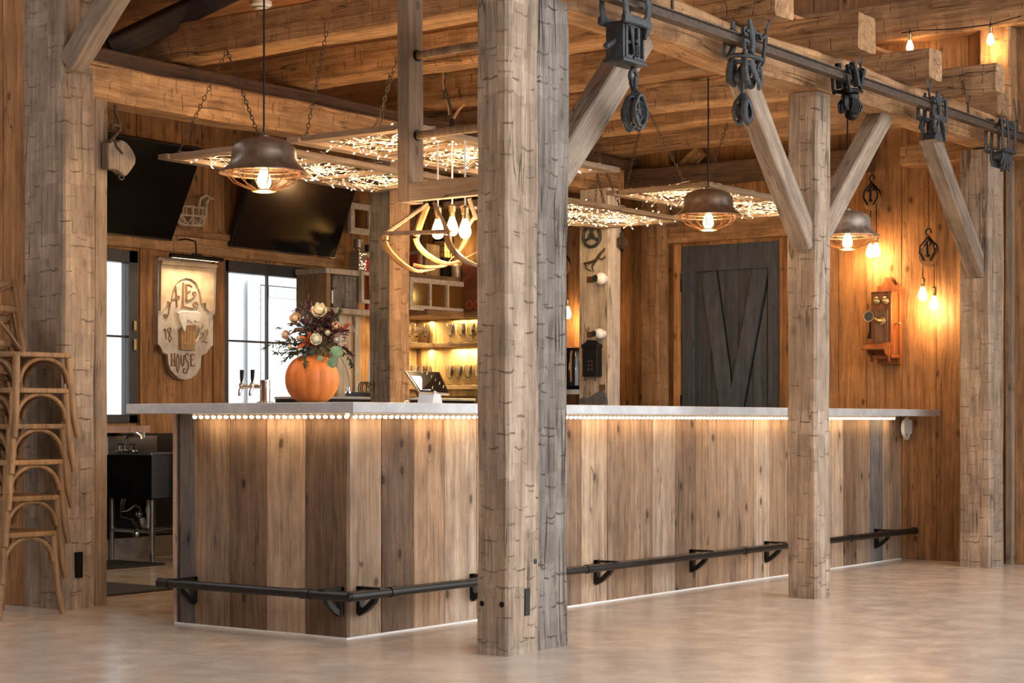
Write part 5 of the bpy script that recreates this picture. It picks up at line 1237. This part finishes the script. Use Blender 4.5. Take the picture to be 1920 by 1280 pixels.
# ------------------------------------------------------------------ till screen
q=atd(803,754,9.5); q.z=CT; e=empty('till_screen',q,'tilted touchscreen till on a grey stand on the counter','till')
def tl(px,py,dd): return atd(px,py,9.5+dd)-q
A_=tl(760,695,-.05); B_=tl(824,697,.12); C_=tl(843,738,.02); D_=tl(787,735,-.15)
m=MB(); n_=(B_-A_).cross(D_-A_).normalized()
if n_.dot(-FW)<0: n_=-n_
def quad(m,P,t0,t1): 
    vs=[p+n_*t0 for p in P]+[p+n_*t1 for p in P]; m.add(vs,[(0,1,2,3),(7,6,5,4),(0,4,5,1),(1,5,6,2),(2,6,7,3),(3,7,4,0)],False)
quad(m,[A_,B_,C_,D_],-.012,0); m.build('screen_body',M_['chrome'],e)
def P4(a,b): return (A_*(1-a)+B_*a)*(1-b)+(D_*(1-a)+C_*a)*b
m=MB(); quad(m,[P4(.03,.03),P4(.97,.03),P4(.97,.97),P4(.03,.97)],.0,.002); m.build('touch_screen',M_['screen'],e)
m=MB(); quad(m,[P4(.06,.25),P4(.40,.25),P4(.40,.9),P4(.06,.9)],.002,.003); m.build('screen_panel',emit('lit_screen_panel',(.75,.78,.8),.45),e)
m=MB()
for k in range(14): u=.45+.5*((k*37)%13)/13; v=.08+.8*((k*53)%11)/11; c=P4(u,v)+n_*.003; m.ball(c,.0022,5)
m.build('screen_icons',emit('lit_screen_icon',(1,.9,.3),1.2),e)
m=MB(); b0=tl(805,736,-.02); m.prism([(b0.x-.04,0),(b0.x+.05,0),(b0.x+.03,b0.z-.005),(b0.x-.02,b0.z+.01)],b0.y-.05,b0.y+.05,'xz'); m.build('stand',M_['steel'],e)
m=MB(); w0=tl(757,752,-.3); m.tube([w0+Vector((0,0,-.03)),w0+Vector((.01,0,.0)),w0+Vector((.03,0,.003)),w0+Vector((.045,0,-.03))],.0035,6); m.build('cable',M_['white'],e)

# ------------------------------------------------------------------ back bar
zc=1.175
def bb(name,pxa,pxb,Y0,label,z=zc):
    xa=onY(pxa,740,Y0).x; xb=onY(pxb,740,Y0).x; e=empty(name,((xa+xb)/2,Y0,0),label,'back bar cabinet'); w=(xb-xa)/2
    m=MB(); m.box((-w,0,.05),(w,.5,z-.02),bev=.004); m.build('cabinet',M_['black'],e); m=MB(); m.box((-w-.01,-.012,z-.02),(w+.01,.5,z),bev=.003); m.build('worktop',M_['zinc'],e)
    for s in (-.5,.5):
        m=MB(); m.box((s*w-.46*w,-.018,.12),(s*w+.46*w,-.001,z-.08),bev=.003); d=m.build('door',M_['black'],e); m=MB(); m.tube([(s*w,-.035,z-.14),(s*w+.12,-.035,z-.14)],.007,8); m.build('handle',M_['steel'],d)
    m=MB(); m.box((-w+.02,.02,0),(w-.02,.45,.05)); m.build('plinth',M_['ironb'],e)
    return e
bb('back_bar_cabinet',607,709,3.72,'black back bar cabinet with thin bright worktop behind the pumpkin')
bb('back_bar_cabinet',770,889,3.72,'black back bar cabinet with thin bright worktop behind the till')
# goose-neck tap and small machine on the back bar
q=onY(648,737,3.95); q.z=zc; e=empty('gooseneck_tap',q,'thin gooseneck water tap arching on the back bar','tap')
def g_(px,py): return onY(px,py,3.95)-q
m=MB(); m.tube([g_(654,735),g_(656,715),g_(650,690),g_(640,670),g_(636,640),g_(640,612),g_(650,606),g_(661,612),g_(664,622)],.0075,8); m.build('spout',plain('frosted_tube',(.55,.5,.46),.3),e); m=MB(); m.lathe([(.03,0),(.03,.015),(.012,.02),(.012,.05)],tuple(g_(654,737)),16); m.build('tap_base',M_['chrome'],e)
q=onY(680,737,3.9); q.z=zc; e=empty('wire_basket',q,'black coiled cables and small machine on the back bar beside the dark post','machine')
m=MB(); m.box((-.10,-.08,0),(.10,.10,.04),bev=.006); m.build('base',M_['black'],e)
m=MB()
for k in range(3): m.tube([(.0+.05*math.cos(a),-.04+.02*k,.07+.05*math.sin(a)) for a in [j*PI/8 for j in range(16)]],.005,6,closed=True)
m.build('cable_coil',M_['dkgrey'],e)
m=MB(); m.tube([(.04,-.02,.05),(.07,0,.13),(.10,.02,.26),(.11,.02,.33)],.006,6); m.build('power_cord',M_['white'],e); m=MB(); m.box((.09,-.01,.13),(.13,.02,.20),bev=.004); m.build('outlet',M_['white'],e)
for o in (e,): o.name='small_machine'

# ------------------------------------------------------------------ corner shelves with glassware
Yf=4.20; Xf=5.88
shw=wood('shelf_board_wood',(.42,.27,.15),(.2,.11,.055),g0=.0,crack=.8,bump=.4,knots=.3)
bkw=wood('shelf_back_wood',(.55,.38,.18),(.34,.2,.08),g0=-.1,crack=.8,bump=.3,knots=.4)
xl=onY(745,640,Yf).x; yr=3.1
SH=empty('corner_shelves',(xl,YW-.01,1.2),'rough wooden corner shelving lit yellow behind the till','shelves'); s0_=SH.location.copy()
def shelf(z,t=.035,nm='shelf_board'):
    yf=3.88 if t>.04 else Yf
    a=Vector((xl,(yf+YW-.006)/2,z-t/2))-s0_; b=Vector((XW-.005,(yf+YW-.006)/2,z-t/2))-s0_; beam(nm,a,b,t,YW-.006-yf,shw,(0,0,1),parent=SH,wob=.003)
    a=Vector(((Xf+XW-.004)/2,yf-.002,z-t/2))-s0_; b=Vector(((Xf+XW-.004)/2,yr,z-t/2))-s0_; beam(nm,a,b,t,XW-.004-Xf,shw,(0,0,1),parent=SH,wob=.003)
za=onY(800,643,Yf).z; zb_=onY(800,722,Yf).z; zt_=onY(800,580,3.93).z; zu=onY(800,524,Yf).z
shelf(za); shelf(zb_); shelf(zt_,.05); 
m=MB(); m.cur=(.4,0.)
n=7; W_=(XW-.02-xl)/n
for i in range(n): m.cur=(random.random(),0.); m.box(Vector((xl+W_*i,YW-.03,1.2))-s0_,Vector((xl+W_*(i+1)-.003,YW-.008,zt_))-s0_)
for i in range(8): m.cur=(random.random(),0.); m.box(Vector((XW-.025,yr+.165*i,1.2))-s0_,Vector((XW-.008,yr+.165*(i+1)-.003,zt_))-s0_)
m.build('back_panel',bkw,SH)
m=MB(); 
for x in (xl+.02,): m.cur=(.2,0); m.box(Vector((x-.02,Yf+.01,1.2))-s0_,Vector((x+.02,YW-.03,zt_))-s0_)
m.box(Vector((Xf,yr-.02,1.2))-s0_,Vector((XW-.02,yr,zt_))-s0_); m.build('end_panel',shw,SH)
for z in (za,zt_-.015):
    area('shelf_light',(( xl+XW)/2-s0_.x,Yf+.10-s0_.y,z-.05-s0_.z),(0,0,0),.9,.02,9,(1,.78,.38),SH); area('shelf_light',(Xf+.05-s0_.x,3.7-s0_.y,z-.045-s0_.z),(0,0,PI/2),.7,.02,8,(1,.78,.38),SH)
area('shelf_light',((xl+XW)/2-s0_.x,Yf+.10-s0_.y,zb_-.045-s0_.z),(0,0,0),.9,.02,4,(1,.78,.38),SH)
# goblet
def goblet():
    e=empty('beer_goblet',(0,0,0),'x','glass')
    m=MB(); pr=[(.001,0),(.030,0),(.031,.003),(.006,.010),(.005,.035),(.009,.045),(.006,.052),(.020,.062),(.034,.085),(.037,.11),(.032,.15),(.031,.16),(.029,.16),(.030,.15),(.0345,.11),(.031,.087),(.016,.068),(.001,.064)]
    m.lathe(pr,(0,0,0),20,cap=False); m.build('glass_bowl',M_['glass'],e); return e
gp=goblet(); first=True
rows=[]
for px in (767,781,798): rows.append((onY(px,640,4.33).x,4.33,za,'back wall','upper'))
for px in (845,865,884,902): rows.append((5.94,onX(px,640,5.94).y,za,'right wall','upper'))
for px in (765,778,789,801): rows.append((onY(px,720,4.33).x,4.33,zb_,'back wall','lower'))
for px in (843,860,878,896): rows.append((5.94,onX(px,720,5.94).y,zb_,'right wall','lower'))
names={}
for (x,y,z,wl,lv) in rows:
    g=gp if first else copy_tree(gp); first=False
    g.location=(x,y,z+.001); g.scale=(1.05,1.05,1.05)
    kk=(wl,lv); names[kk]=names.get(kk,0)+1
    side='left' if wl=='back wall' else 'right'
    tot=sum(1 for r in rows if (r[3],r[4])==kk); ordn=['leftmost','second from the left','third from the left','fourth from the left'][names[kk]-1]
    g['label']='clear beer goblet, %s on %s side, %s glowing shelf'%(ordn,side,lv); g['group']='goblets on the corner shelves'
# white window sashes as ornament
def sash(name,px0,py0,px1,py1,Y,np_,label,mat=M_['whitep'],tilt=0,rail=.05):
    a=onY(px0,py1,Y); b=onY(px1,py0,Y); w=b.x-a.x; zt0=onY(px0,py0,Y).z; h=zt0-a.z
    e=empty(name,(a.x,Y,a.z),label,'window sash')
    m=MB(); m.box((0,-.018,0),(rail,.018,h),bev=.003); m.box((w-rail,-.018,0),(w,.018,h),bev=.003); m.box((rail,-.018,h-rail),(w-rail,.018,h),bev=.003); m.box((rail,-.018,0),(w-rail,.018,rail),bev=.003); m.build('sash_frame',mat,e)
    if np_>1:
        m=MB()
        for k in range(1,np_): x=rail+(w-2*rail)*k/np_; m.box((x-.012,-.014,rail),(x+.012,.014,h-rail),bev=.002)
        m.build('muntin',mat,e)
    m=MB(); m.box((rail,.004,rail),(w-rail,.008,h-rail)); m.build('pane',M_['amber'],e); return e
sash('old_window_sash',766,519,876,580,3.93,3,'long whitewashed window sash with three panes standing on the top shelf',rail=.04); point('sash_light',(5.5-SH.location.x,4.2-SH.location.y,zt_+.12-SH.location.z),2.2,(1,.76,.36),.04,SH)
sash('old_window_sash',655,379,696,437,YW-.09,1,'small chipped white window frame on the wall beside the television')
sash('old_window_sash',675,508,700,568,4.12,1,'narrow cream window sash between grey door and dark post',mat=M_['pale'],rail=.03)
# cupboard with grey door left of the post
Yc=4.15; a=onY(612,575,Yc); b=onY(692,575,Yc)
CU=empty('rustic_cupboard',(a.x,Yc,a.z),'rustic whitewashed cupboard with weathered grey door behind the bouquet','cupboard'); c0=CU.location.copy()
ztop=onY(640,508,Yc).z; W=b.x-a.x
m=MB(); m.box((-.02,-.02,ztop-a.z-.03),(W*.72,YW-.03-Yc,ztop-a.z+.015),bev=.006); m.box((-.02,-.02,-.045),(W+.1,YW-.03-Yc,0),bev=.008); m.build('shelf_board',M_['pale'],CU)
m=MB(); m.box((0,0,0),(.05,YW-.03-Yc,ztop-a.z-.03)); m.box((W*.72,0,0),(W*.76,YW-.03-Yc,ztop-a.z-.03)); m.box((.05,.30,0),(W*.72,.31,ztop-a.z-.03)); m.build('side_panel',shw,CU)
m=MB(); x0_=onY(624,540,Yc).x-a.x; x1_=onY(669,540,Yc).x-a.x
for i in range(2): m.cur=(random.random(),.9); m.box((x0_+(x1_-x0_)*i/2,.0,.005),(x0_+(x1_-x0_)*(i+1)/2-.002,.02,ztop-a.z-.035),bev=.002)
d=m.build('door',M_['postg'],CU); m=MB(); m.tube([(x0_-.02,-.012,.03),(x0_-.02,-.012,.13)],.008,8); m.build('handle',M_['white'],CU)
zlo=a.z-.045
m=MB(); 
for k,(pa,pb) in enumerate(((632,659),(666,676))):
    xa=onY(pa,640,Yc+.1).x-a.x; xb=onY(pb,640,Yc+.1).x-a.x; m.cur=(random.random(),.2); m.box((xa,.10,zc-a.z),(xb,.13,-.046),bev=.003)
m.build('support_board',M_['pale'],CU)
# objects on the cupboard
q=onY(672,504,4.25); q.z=ztop+.015; e=empty('glass_decanter',q,'sparkling square decanter filled with lights on the cupboard','decanter')
sp_=plain('sparkling_crystal',(.55,.45,.35),.2,.4,.7,90,.6,col2=(.25,.17,.11))
m=MB(); m.box((-.055,-.055,0),(.055,.055,.17),bev=.01); m.build('body',sp_,e); m=MB(); m.lathe([(.02,.17),(.02,.19),(.04,.20),(.04,.265),(.025,.275),(.001,.276)],(0,0,0),16); m.build('stopper',sp_,e)
m=MB()
for k in range(26): m.ico((random.uniform(-.05,.05),-.057,random.uniform(.01,.16)),.0028)
tag(m.build('light_bulb',M_['fairy'],e),kind='stuff')
q=onY(691,504,4.2); q.z=zt_+.0; q.z=ztop+.0; e=empty('nutcracker_figure',(q.x,q.y,a.z),'small red nutcracker soldier figure partly behind the dark post','figurine')
red=plain('red_lacquer',(.5,.03,.02),.35); H_=ztop-a.z
m=MB(); m.lathe([(.03,0),(.03,H_+.03),(.036,H_+.05),(.036,H_+.12),(.02,H_+.135)],(0,0,0),16); m.build('torso',red,e); m=MB(); m.ball((0,0,H_+.165),.028,10); m.build('head',plain('painted_skin',(.75,.5,.35),.5),e); m=MB(); m.lathe([(.03,H_+.18),(.032,H_+.24),(.001,H_+.245)],(0,0,0),16); m.build('hat',M_['black'],e)
m=MB(); m.ball((0,-.012,H_+.145),.016,8); m.build('beard',M_['white'],e)
# lantern with bulb, crate, books, jar on top of the shelf group
zs_=zu+.015
shb=beam('display_shelf',(xl-.35,4.10,zs_-.02),(XW-.03,4.10,zs_-.02),.035,.28,shw,(0,0,1),'rough top display shelf behind the hanging chandelier','shelf',wob=.003)
q=onY(831,486,4.08); q.z=zs_; e=empty('cage_lantern',q,'glowing square wire lantern on the top display shelf','lantern')
zl=onY(831,484,4.08).z-zs_; zh=onY(831,452,4.08).z-zs_
m=MB(); m.box((-.06,-.05,0),(.06,.05,max(.02,zl)),bev=.004); m.box((-.07,-.06,zh),(.07,.06,zh+.015),bev=.003); m.build('base',M_['ironb'],e)
m=MB(); w_=.062
for k in range(4):
    x=-w_+2*w_*k/3; m.tube([(x,-w_,zl),(x,-w_,zh)],.003,4); m.tube([(x,w_,zl),(x,w_,zh)],.003,4)
    z=zl+(zh-zl)*k/3; m.tube([(-w_,-w_,z),(w_,-w_,z),(w_,w_,z),(-w_,w_,z)],.003,4,closed=True)
m.build('wire_grid',M_['ironb'],e)
m=MB(); m.box((-.052,-.05,zl+.004),(.052,.05,zh-.004)); m.build('shade',plain('yellow_paper_shade',(.75,.5,.15),.8),e)
m=MB(); m.ball((0,-.06,(zl+zh)/2+.035),.022,10); m.build('bulb',M_['bulb'],e); point('bulb_light',(0,-.12,(zl+zh)/2),1.6,(1,.72,.3),.03,e)
def small(name,px,py,Y,w,h,d,mat,label,cat,z=None):
    q=onY(px,py,Y); q.z=z if z is not None else zs_
    m=MB(); m.box((-w/2,-d/2,0),(w/2,d/2,h),bev=.005); o=m.build(name,mat); o.location=q; return tag(o,label,cat)
small('wooden_crate',800,470,4.14,.20,.27,.15,shw,'brown wooden crate beside the glowing lantern','crate')
for i,(px,h,c) in enumerate([(775,.16,(.35,.06,.03)),(780,.19,(.5,.42,.3)),(785,.17,(.10,.06,.04)),(790,.18,(.45,.25,.1))]):
    small('old_book',px,500,4.04,.028,h,.12,plain('book_cover_%s'%'abcd'[i],c,.6),['red','cream','dark brown','tan'][i]+' old book standing on the display shelf left of the lantern','book')
q=onY(855,520,4.0); q.z=zs_; e=empty('light_jar',q,'glass jar of tiny lights right of the lantern on the display shelf','jar')
m=MB(); m.lathe([(.04,0),(.045,.01),(.045,.10),(.03,.12),(.03,.135)],(0,0,0),18); m.build('jar_body',sp_,e); m=MB(); m.lathe([(.032,.135),(.032,.15),(.001,.151)],(0,0,0),18); m.build('lid',M_['brass'],e)
# red lettered tin at the far right of the shelf
q=onX(886,578,5.93); e=empty('red_enamel_sign',(5.93,q.y,zt_),'dark red enamel sign leaning on the shelf at its right end','sign')
m=MB(); m.box((-.01,-.10,0),(.01,.10,.42),bev=.003); m.build('sign_plate',plain('dark_red_enamel',(.16,.03,.02),.5,0,.6,20),e)
m=MB()
for c in (0.02,-.06): m.tube([(-.013,c+.028*math.cos(t),.06+.034*math.sin(t)) for t in [k*PI/8 for k in range(16)]],.006,6,closed=True)
m.build('sign_letters',plain('bright_red_paint',(.55,.08,.03),.5),e)

# ------------------------------------------------------------------ things on the whitewashed post
Xp=4.978
def pp(px,py,x=Xp): return onX(px,py,x)
q=pp(1111,443); e=empty('wheel_ornament',q,'small grey iron spoked wheel on the whitewashed post','wheel')
m=MB(); 
pts=[(-.012,.075*math.cos(t),.078*math.sin(t)) for t in [k*PI/12 for k in range(24)]]; m.tube(pts,.012,6,closed=True); m.build('rim',M_['ironl'],e)
m=MB(); m.lathe([(.022,-.02),(.022,.0)],(-.005,0,0),14,ax='x')
for k in range(3): a=PI/2+k*2*PI/3; m.tube([(-.012,.015*math.cos(a),.015*math.sin(a)),(-.012,.07*math.cos(a),.07*math.sin(a))],.010,6)
m.build('spokes',M_['ironl'],e)
q=pp(1113,487); e=empty('antler_branch',q,'dry forked branch tied across the whitewashed post','branch')
def ql(px,py,x=Xp-.02): return onX(px,py,x)-q
m=MB(); m.tube([ql(1134,466),ql(1125,476),ql(1117,488),ql(1105,492),ql(1094,494)],[.007,.010,.011,.008,.005],8); m.tube([ql(1117,488),ql(1110,500),ql(1113,510)],[.009,.007,.004],8); m.tube([ql(1096,492),ql(1100,504),ql(1108,508)],[.006,.006,.004],6); m.tube([ql(1120,483),ql(1128,486),ql(1135,481)],.005,6); m.build('branch',M_['rust'],e)
def camera_(px,py,label,s=1.):
    q=pp(px,py); e=empty('security_camera',q,label,'camera','white cameras on the post')
    m=MB(); m.ball((-.05,-.02,0),.046*s,14); m.build('housing',M_['white'],e); m=MB(); m.lathe([(.03,-.01),(.03,.04)],(-.04,-.02,0),16,ax='x'); m.build('mount',M_['white'],e)
    m=MB(); m.lathe([(.001,-.102),(.022*s,-.100),(.026*s,-.088)],(0,.0,0),16,ax='x'); m.build('lens',M_['black'],e)
camera_(1129,523,'upper white dome camera with black lens on the whitewashed post'); camera_(1126,626,'lower white camera on the whitewashed post above the mailbox',.85)
q=pp(1115,675); e=empty('wall_mailbox',q,'antique black metal mailbox hung on the whitewashed post','mailbox')
zz=lambda py: pp(1115,py).z-q.z; hw=.065
m=MB(); m.box((-.07,-hw,zz(706)),(0,hw,zz(650)),bev=.006); m.build('box',M_['ironb'],e)
m=MB(); m.prism([(-hw-.006,zz(652)),(hw+.006,zz(652)),(hw,zz(646)),(.035,zz(643)),(.015,zz(638)),(-.015,zz(638)),(-.035,zz(643)),(-hw,zz(646))],-.078,-.0,'yz'); m.build('lid',M_['ironb'],e)
m=MB()
for i in range(2):
    for j in range(3): m.box((-.073,-.03+i*.028,zz(700)+.02+j*.03),(-.069,-.014+i*.028,zz(700)+.038+j*.03))
m.build('vent_hole',M_['rust'],e)
m=MB(); m.tube([(-.06,.045,zz(706)),(-.07,.045,zz(711)),(-.05,.045,zz(714))],.004,6); m.tube([(-.06,-.045,zz(706)),(-.07,-.045,zz(711)),(-.05,-.045,zz(714))],.004,6); m.build('newspaper_hook',M_['ironb'],e)
for (px,py,w_,h_,lb) in [(1107,524,.06,.045,'upper dark mortise in the whitewashed post'),(1106,627,.05,.04,'middle dark mortise in the whitewashed post'),(1129,727,.05,.05,'lower dark mortise in the whitewashed post')]:
    q=pp(px,py); m=MB(); m.box((-.003,-w_/2,-h_/2),(.02,w_/2,h_/2)); o=m.build('mortise_socket',M_['beamd']); o.location=q; tag(o,lb,'mortise')
q=pp(1115,757,4.9); poly=[(1088,757),(1088,748),(1095,744),(1102,746),(1108,744),(1116,738),(1126,733),(1132,731),(1136,738),(1139,757)]
e=empty('slate_piece',Vector((4.92,q.y,CT-.12)),'jagged grey slate piece standing behind the counter at the whitewashed post','slate')
m=MB(); m.prism([(onX(a,b,4.92).y-q.y,onX(a,b,4.92).z-(CT-.12)) for a,b in poly],-.012,.012,'yz'); m.build('slate_plate',plain('blue_grey_slate',(.12,.13,.145),.6,0,.4,25,.4),e)
m=MB(); m.box((-.12,-.2,-.03),(.05,.2,.0)); m.build('stand',shw,e)
# back shelf under the slate, black urn
m=MB(); m.box((4.70,1.2,0),(4.97,2.1,CT-.151),bev=.004); tag(m.build('low_cabinet',M_['black']),'low black cabinet hidden behind the counter under the slate','cabinet')
q=onX(1072,735,5.6); e=empty('coffee_urn',(5.6,q.y,0),'glossy black and chrome coffee urn left of the whitewashed post','urn'); zq=onX(1072,735,5.6).z; zq2=onX(1072,650,5.6).z
m=MB(); r_=.115; m.lathe([(r_*.8,zq+.02),(r_,zq+.05),(r_,zq2-.04),(r_*.9,zq2-.01),(r_*.4,zq2)],(0,0,0),28); m.build('urn_body',plain('glossy_black',(.008,.008,.009),.1),e)
m=MB(); m.tube([(-.10,-.06,zq+.08),(-.115,-.07,zq2-.06)],.007,8); m.tube([(-.10,.0,zq+.05),(-.13,0,zq+.1)],.01,8); m.build('sight_tube',M_['chrome'],e); m=MB(); m.lathe([(.06,zq-.02),(.09,zq+.02)],(0,0,0),20); m.build('drip_bowl',M_['white'],e)
m=MB(); m.box((-.2,-.25,0),(.2,.25,zq-.02),bev=.004); m.build('urn_stand',M_['beamd'],e)
q=onY(1159,450,1.83); e=empty('barn_pulley',q,'small rusty pulley hanging on the orange side of the whitewashed post','pulley','old barn pulleys')
m=MB(); m.lathe([(.01,-.012),(.045,-.012),(.038,0),(.045,.012),(.01,.012)],(0,-.03,-.02),18,ax='x'); m.build('sheave',M_['rust'],e); m=MB(); m.tube([(-.018,-.03,.05),(-.02,-.03,-.02),(-.018,-.03,-.07),(0,-.03,-.09)],.006,6); m.tube([(.018,-.03,.05),(.02,-.03,-.02),(.018,-.03,-.07),(0,-.03,-.09)],.006,6); m.tube([(0,-.03,.05),(0,-.03,.12)],.005,6); m.build('pulley_frame',M_['ironb'],e)

# ------------------------------------------------------------------ antique wall telephone
Xt=XW-.005
b0=onX(1680,672,Xt); e=empty('wall_telephone',(Xt,b0.y,onX(1660,672,Xt).z),'antique wooden wall telephone with brass bells on the right wall','telephone'); t0=e.location.copy()
ya_=onX(1671,600,XW-.17).y; yb_=onX(1633,600,XW-.17).y; zt1=onX(1650,547,XW-.17).z; zb1=onX(1650,672,XW-.17).z
def tp(x,y,z): return Vector((XW-x,y,z))-t0
m=MB(); m.box(tp(.05,ya_,zb1+.03),tp(.17,yb_,zt1),bev=.005); m.box(tp(.17,ya_-.003,zt1-.012),tp(.045,yb_+.003,zt1+.004),bev=.003); m.build('cabinet',M_['redwood'],e)
yc_=(ya_+yb_)/2; w2=(yb_-ya_)/2
poly=[(-w2-.01,zb1-.035),(w2+.01,zb1-.035),(w2+.01,zt1+.05),(w2-.03,zt1+.055),(w2-.05,zt1+.085),(.025,zt1+.11),(-.025,zt1+.11),(-w2+.05,zt1+.085),(-w2+.03,zt1+.055),(-w2-.01,zt1+.05)]
m=MB(); m.prism([(yc_+u-t0.y,v-t0.z) for u,v in poly],XW-.05-t0.x,XW-.006-t0.x,'yz'); m.build('backboard',M_['redwood'],e)
m=MB(); m.box(tp(.178,yc_-.055,zb1+.10),tp(.168,yc_+.05,zt1-.13),bev=.004); m.box(tp(.184,yc_-.04,zb1+.125),tp(.176,yc_+.035,zt1-.155),bev=.004); m.build('door_panel',wood('worn_mahogany',(.30,.15,.08),(.15,.07,.04),g0=.1,knots=0,crack=.1,rough=.4),e)
for s in (-1,1):
    m=MB(); m.ball(tp(.178,yc_+s*.034,zt1-.065),.030,14,(.55,1,1)); bl_=m.build('bell',M_['brass'],e)
m=MB(); c=tp(.18,yc_-.005,(zt1+zb1)/2+.03); m.lathe([(.036,0),(.034,-.012),(.018,-.02),(.014,-.06),(.010,-.075)],(c.x,c.y,c.z),20,ax='x'); m.tube([c+Vector((-.07,0,0)),c+Vector((-.10,.0,.006)),c+Vector((-.13,.0,.014))],.011,10)
m.build('transmitter_arm',M_['brass'],e)
m=MB(); F_=Vector((-1,0,.12)).normalized(); cc=c+Vector((-.13,0,.014)); m.tube([cc,cc+F_*.03,cc+F_*.05,cc+F_*.075],[.016,.022,.030,.040],18); m.build('mouthpiece',M_['chrome'],e)
m=MB(); m.tube([cc+F_*.0755,cc+F_*.0765],.033,18); m.build('mouthpiece_opening',M_['black'],e)
m=MB(); y_=yb_-t0.y+.03; m.tube([(tp(.11,0,0).x,y_,zt1-.14-t0.z),(tp(.11,0,0).x,y_,zt1-.28-t0.z)],.012,10); m.tube([(tp(.11,0,0).x,y_,zt1-.28-t0.z),(tp(.11,0,0).x,y_,zt1-.33-t0.z)],[.014,.028],14); m.tube([(tp(.11,0,0).x,y_-.03,zt1-.13-t0.z),(tp(.11,0,0).x,y_+.012,zt1-.13-t0.z)],.005,6); m.build('receiver',M_['ironb'],e)
m=MB(); y_=ya_-t0.y; m.tube([(tp(.11,0,0).x,y_,(zt1+zb1)/2-t0.z+.01),(tp(.11,0,0).x,y_-.035,(zt1+zb1)/2-t0.z+.01)],.006,8); m.tube([(tp(.11,0,0).x,y_-.035,(zt1+zb1)/2-t0.z+.01),(tp(.08,0,0).x,y_-.04,(zt1+zb1)/2-t0.z-.0)],.005,8); m.ball((tp(.12,0,0).x,y_-.035,(zt1+zb1)/2-t0.z+.012),.010,8); m.build('crank',M_['brass'],e)
zsf=onX(1640,650,XW-.25).z
m=MB(); vsx=[(-.17,zsf+.035),(-.31,zsf-.012),(-.31,zsf-.022),(-.17,zsf+.02)]
m.prism([(tp(-a,0,0).x,z-t0.z) for a,z in vsx],ya_-t0.y-.012,yb_-t0.y+.012,'xz'); m.build('writing_shelf',M_['redwood'],e)
for s in (ya_-t0.y+.005,yb_-t0.y-.017):
    m=MB(); m.prism([(tp(.17,0,0).x,zsf-t0.z+.02),(tp(.28,0,0).x,zsf-.015-t0.z),(tp(.25,0,0).x,zsf-.05-t0.z),(tp(.22,0,0).x,zsf-.06-t0.z),(tp(.19,0,0).x,zsf-.10-t0.z),(tp(.17,0,0).x,zsf-.11-t0.z)],s,s+.012,'xz'); m.build('shelf_bracket',M_['redwood'],e)
m=MB(); m.box(tp(.18,ya_-.01,zb1+.0),tp(.05,yb_+.01,zb1+.03),bev=.008); m.build('base_moulding',M_['redwood'],e)

# ------------------------------------------------------------------ pegs and sockets in the big posts
def sock(x,y,z,w_,h_,face,label,split=True):
    e=MB()
    if face=='x': e.box((-.004,-w_/2,-h_/2),(.05,w_/2,h_/2))
    else: e.box((-w_/2,-.004,-h_/2),(w_/2,.05,h_/2))
    o=e.build('mortise_socket',M_['ironb']); o.location=(x,y,z); tag(o,label,'mortise'); return o
q=onY(987,1128,-.949); sock(q.x,-.952,q.z,.035,.115,'y','dark open mortise near the foot of the nearest post')
q=onY(152,1058,2.03); sock(q.x-.02,2.022,q.z,.045,.135,'y','dark mortise slot near the foot of the broad left post')
q=onX(1835,512,5.556); sock(5.553,q.y,q.z,.055,.06,'x','small square mortise under the brace on the right-hand post')
q=onY(1003,1052,-.955)
for i,(px,py,pl_,lb) in enumerate([(1003,1052,'a','round peg hole on the front of the nearest post'),(904,1131,'b','left peg hole low on the shaded side of the nearest post'),(941,1133,'b','right peg hole low on the shaded side of the nearest post')]):
    m=MB()
    if pl_=='a': q=onY(px,py,-.951); m.lathe([(.001,-.003),(.012,-.002),(.012,.02)],(0,0,0),14,ax='y')
    else: q=onX(px,py,-.068); m.lathe([(.001,-.003),(.012,-.002),(.012,.02)],(0,0,0),14,ax='x')
    o=m.build('peg_hole',M_['ironb']); o.location=q; tag(o,lb,'peg hole')
# ------------------------------------------------------------------ light and camera
w=bpy.data.worlds.new('World'); S.world=w; w.use_nodes=True; nt=w.node_tree; bg=nt.nodes['Background']
tc=N(nt,'ShaderNodeTexCoord'); sp=N(nt,'ShaderNodeSeparateXYZ'); nt.links.new(tc.outputs['Generated'],sp.inputs[0])
c=ramp(nt,sp.outputs[2],[(.0,(.80,.80,.78)),(.12,(.95,.97,1.0)),(1,(.80,.90,1.0))]); nt.links.new(c,bg.inputs['Color']); bg.inputs['Strength'].default_value=WORLD
cam=bpy.data.cameras.new('Camera'); co=bpy.data.objects.new('Camera',cam); S.collection.objects.link(co); S.camera=co
cam.sensor_width=36; cam.lens=FOC/1920*36; cam.shift_y=(HOR-640)/1920; cam.clip_start=.1; cam.clip_end=200
co.location=CAM; zc=-FW; xc=RT; yc=Vector((0,0,1))
R=Matrix((xc,yc,zc)).transposed().to_4x4(); R.translation=CAM; co.matrix_world=R
S.view_settings.view_transform='Standard'; S.view_settings.look='None'; S.view_settings.gamma=1; S.view_settings.use_curve_mapping=False
S.view_settings.exposure=EXPO
S.cycles.use_denoising=True
try: S.cycles.denoiser='OPENIMAGEDENOISE'
except Exception: pass
S.cycles.max_bounces=7; S.cycles.diffuse_bounces=3; S.cycles.glossy_bounces=4; S.cycles.transmission_bounces=6; S.cycles.transparent_max_bounces=8
S.cycles.sample_clamp_indirect=6; S.cycles.caustics_reflective=False; S.cycles.caustics_refractive=False
S.cycles.use_light_tree=True
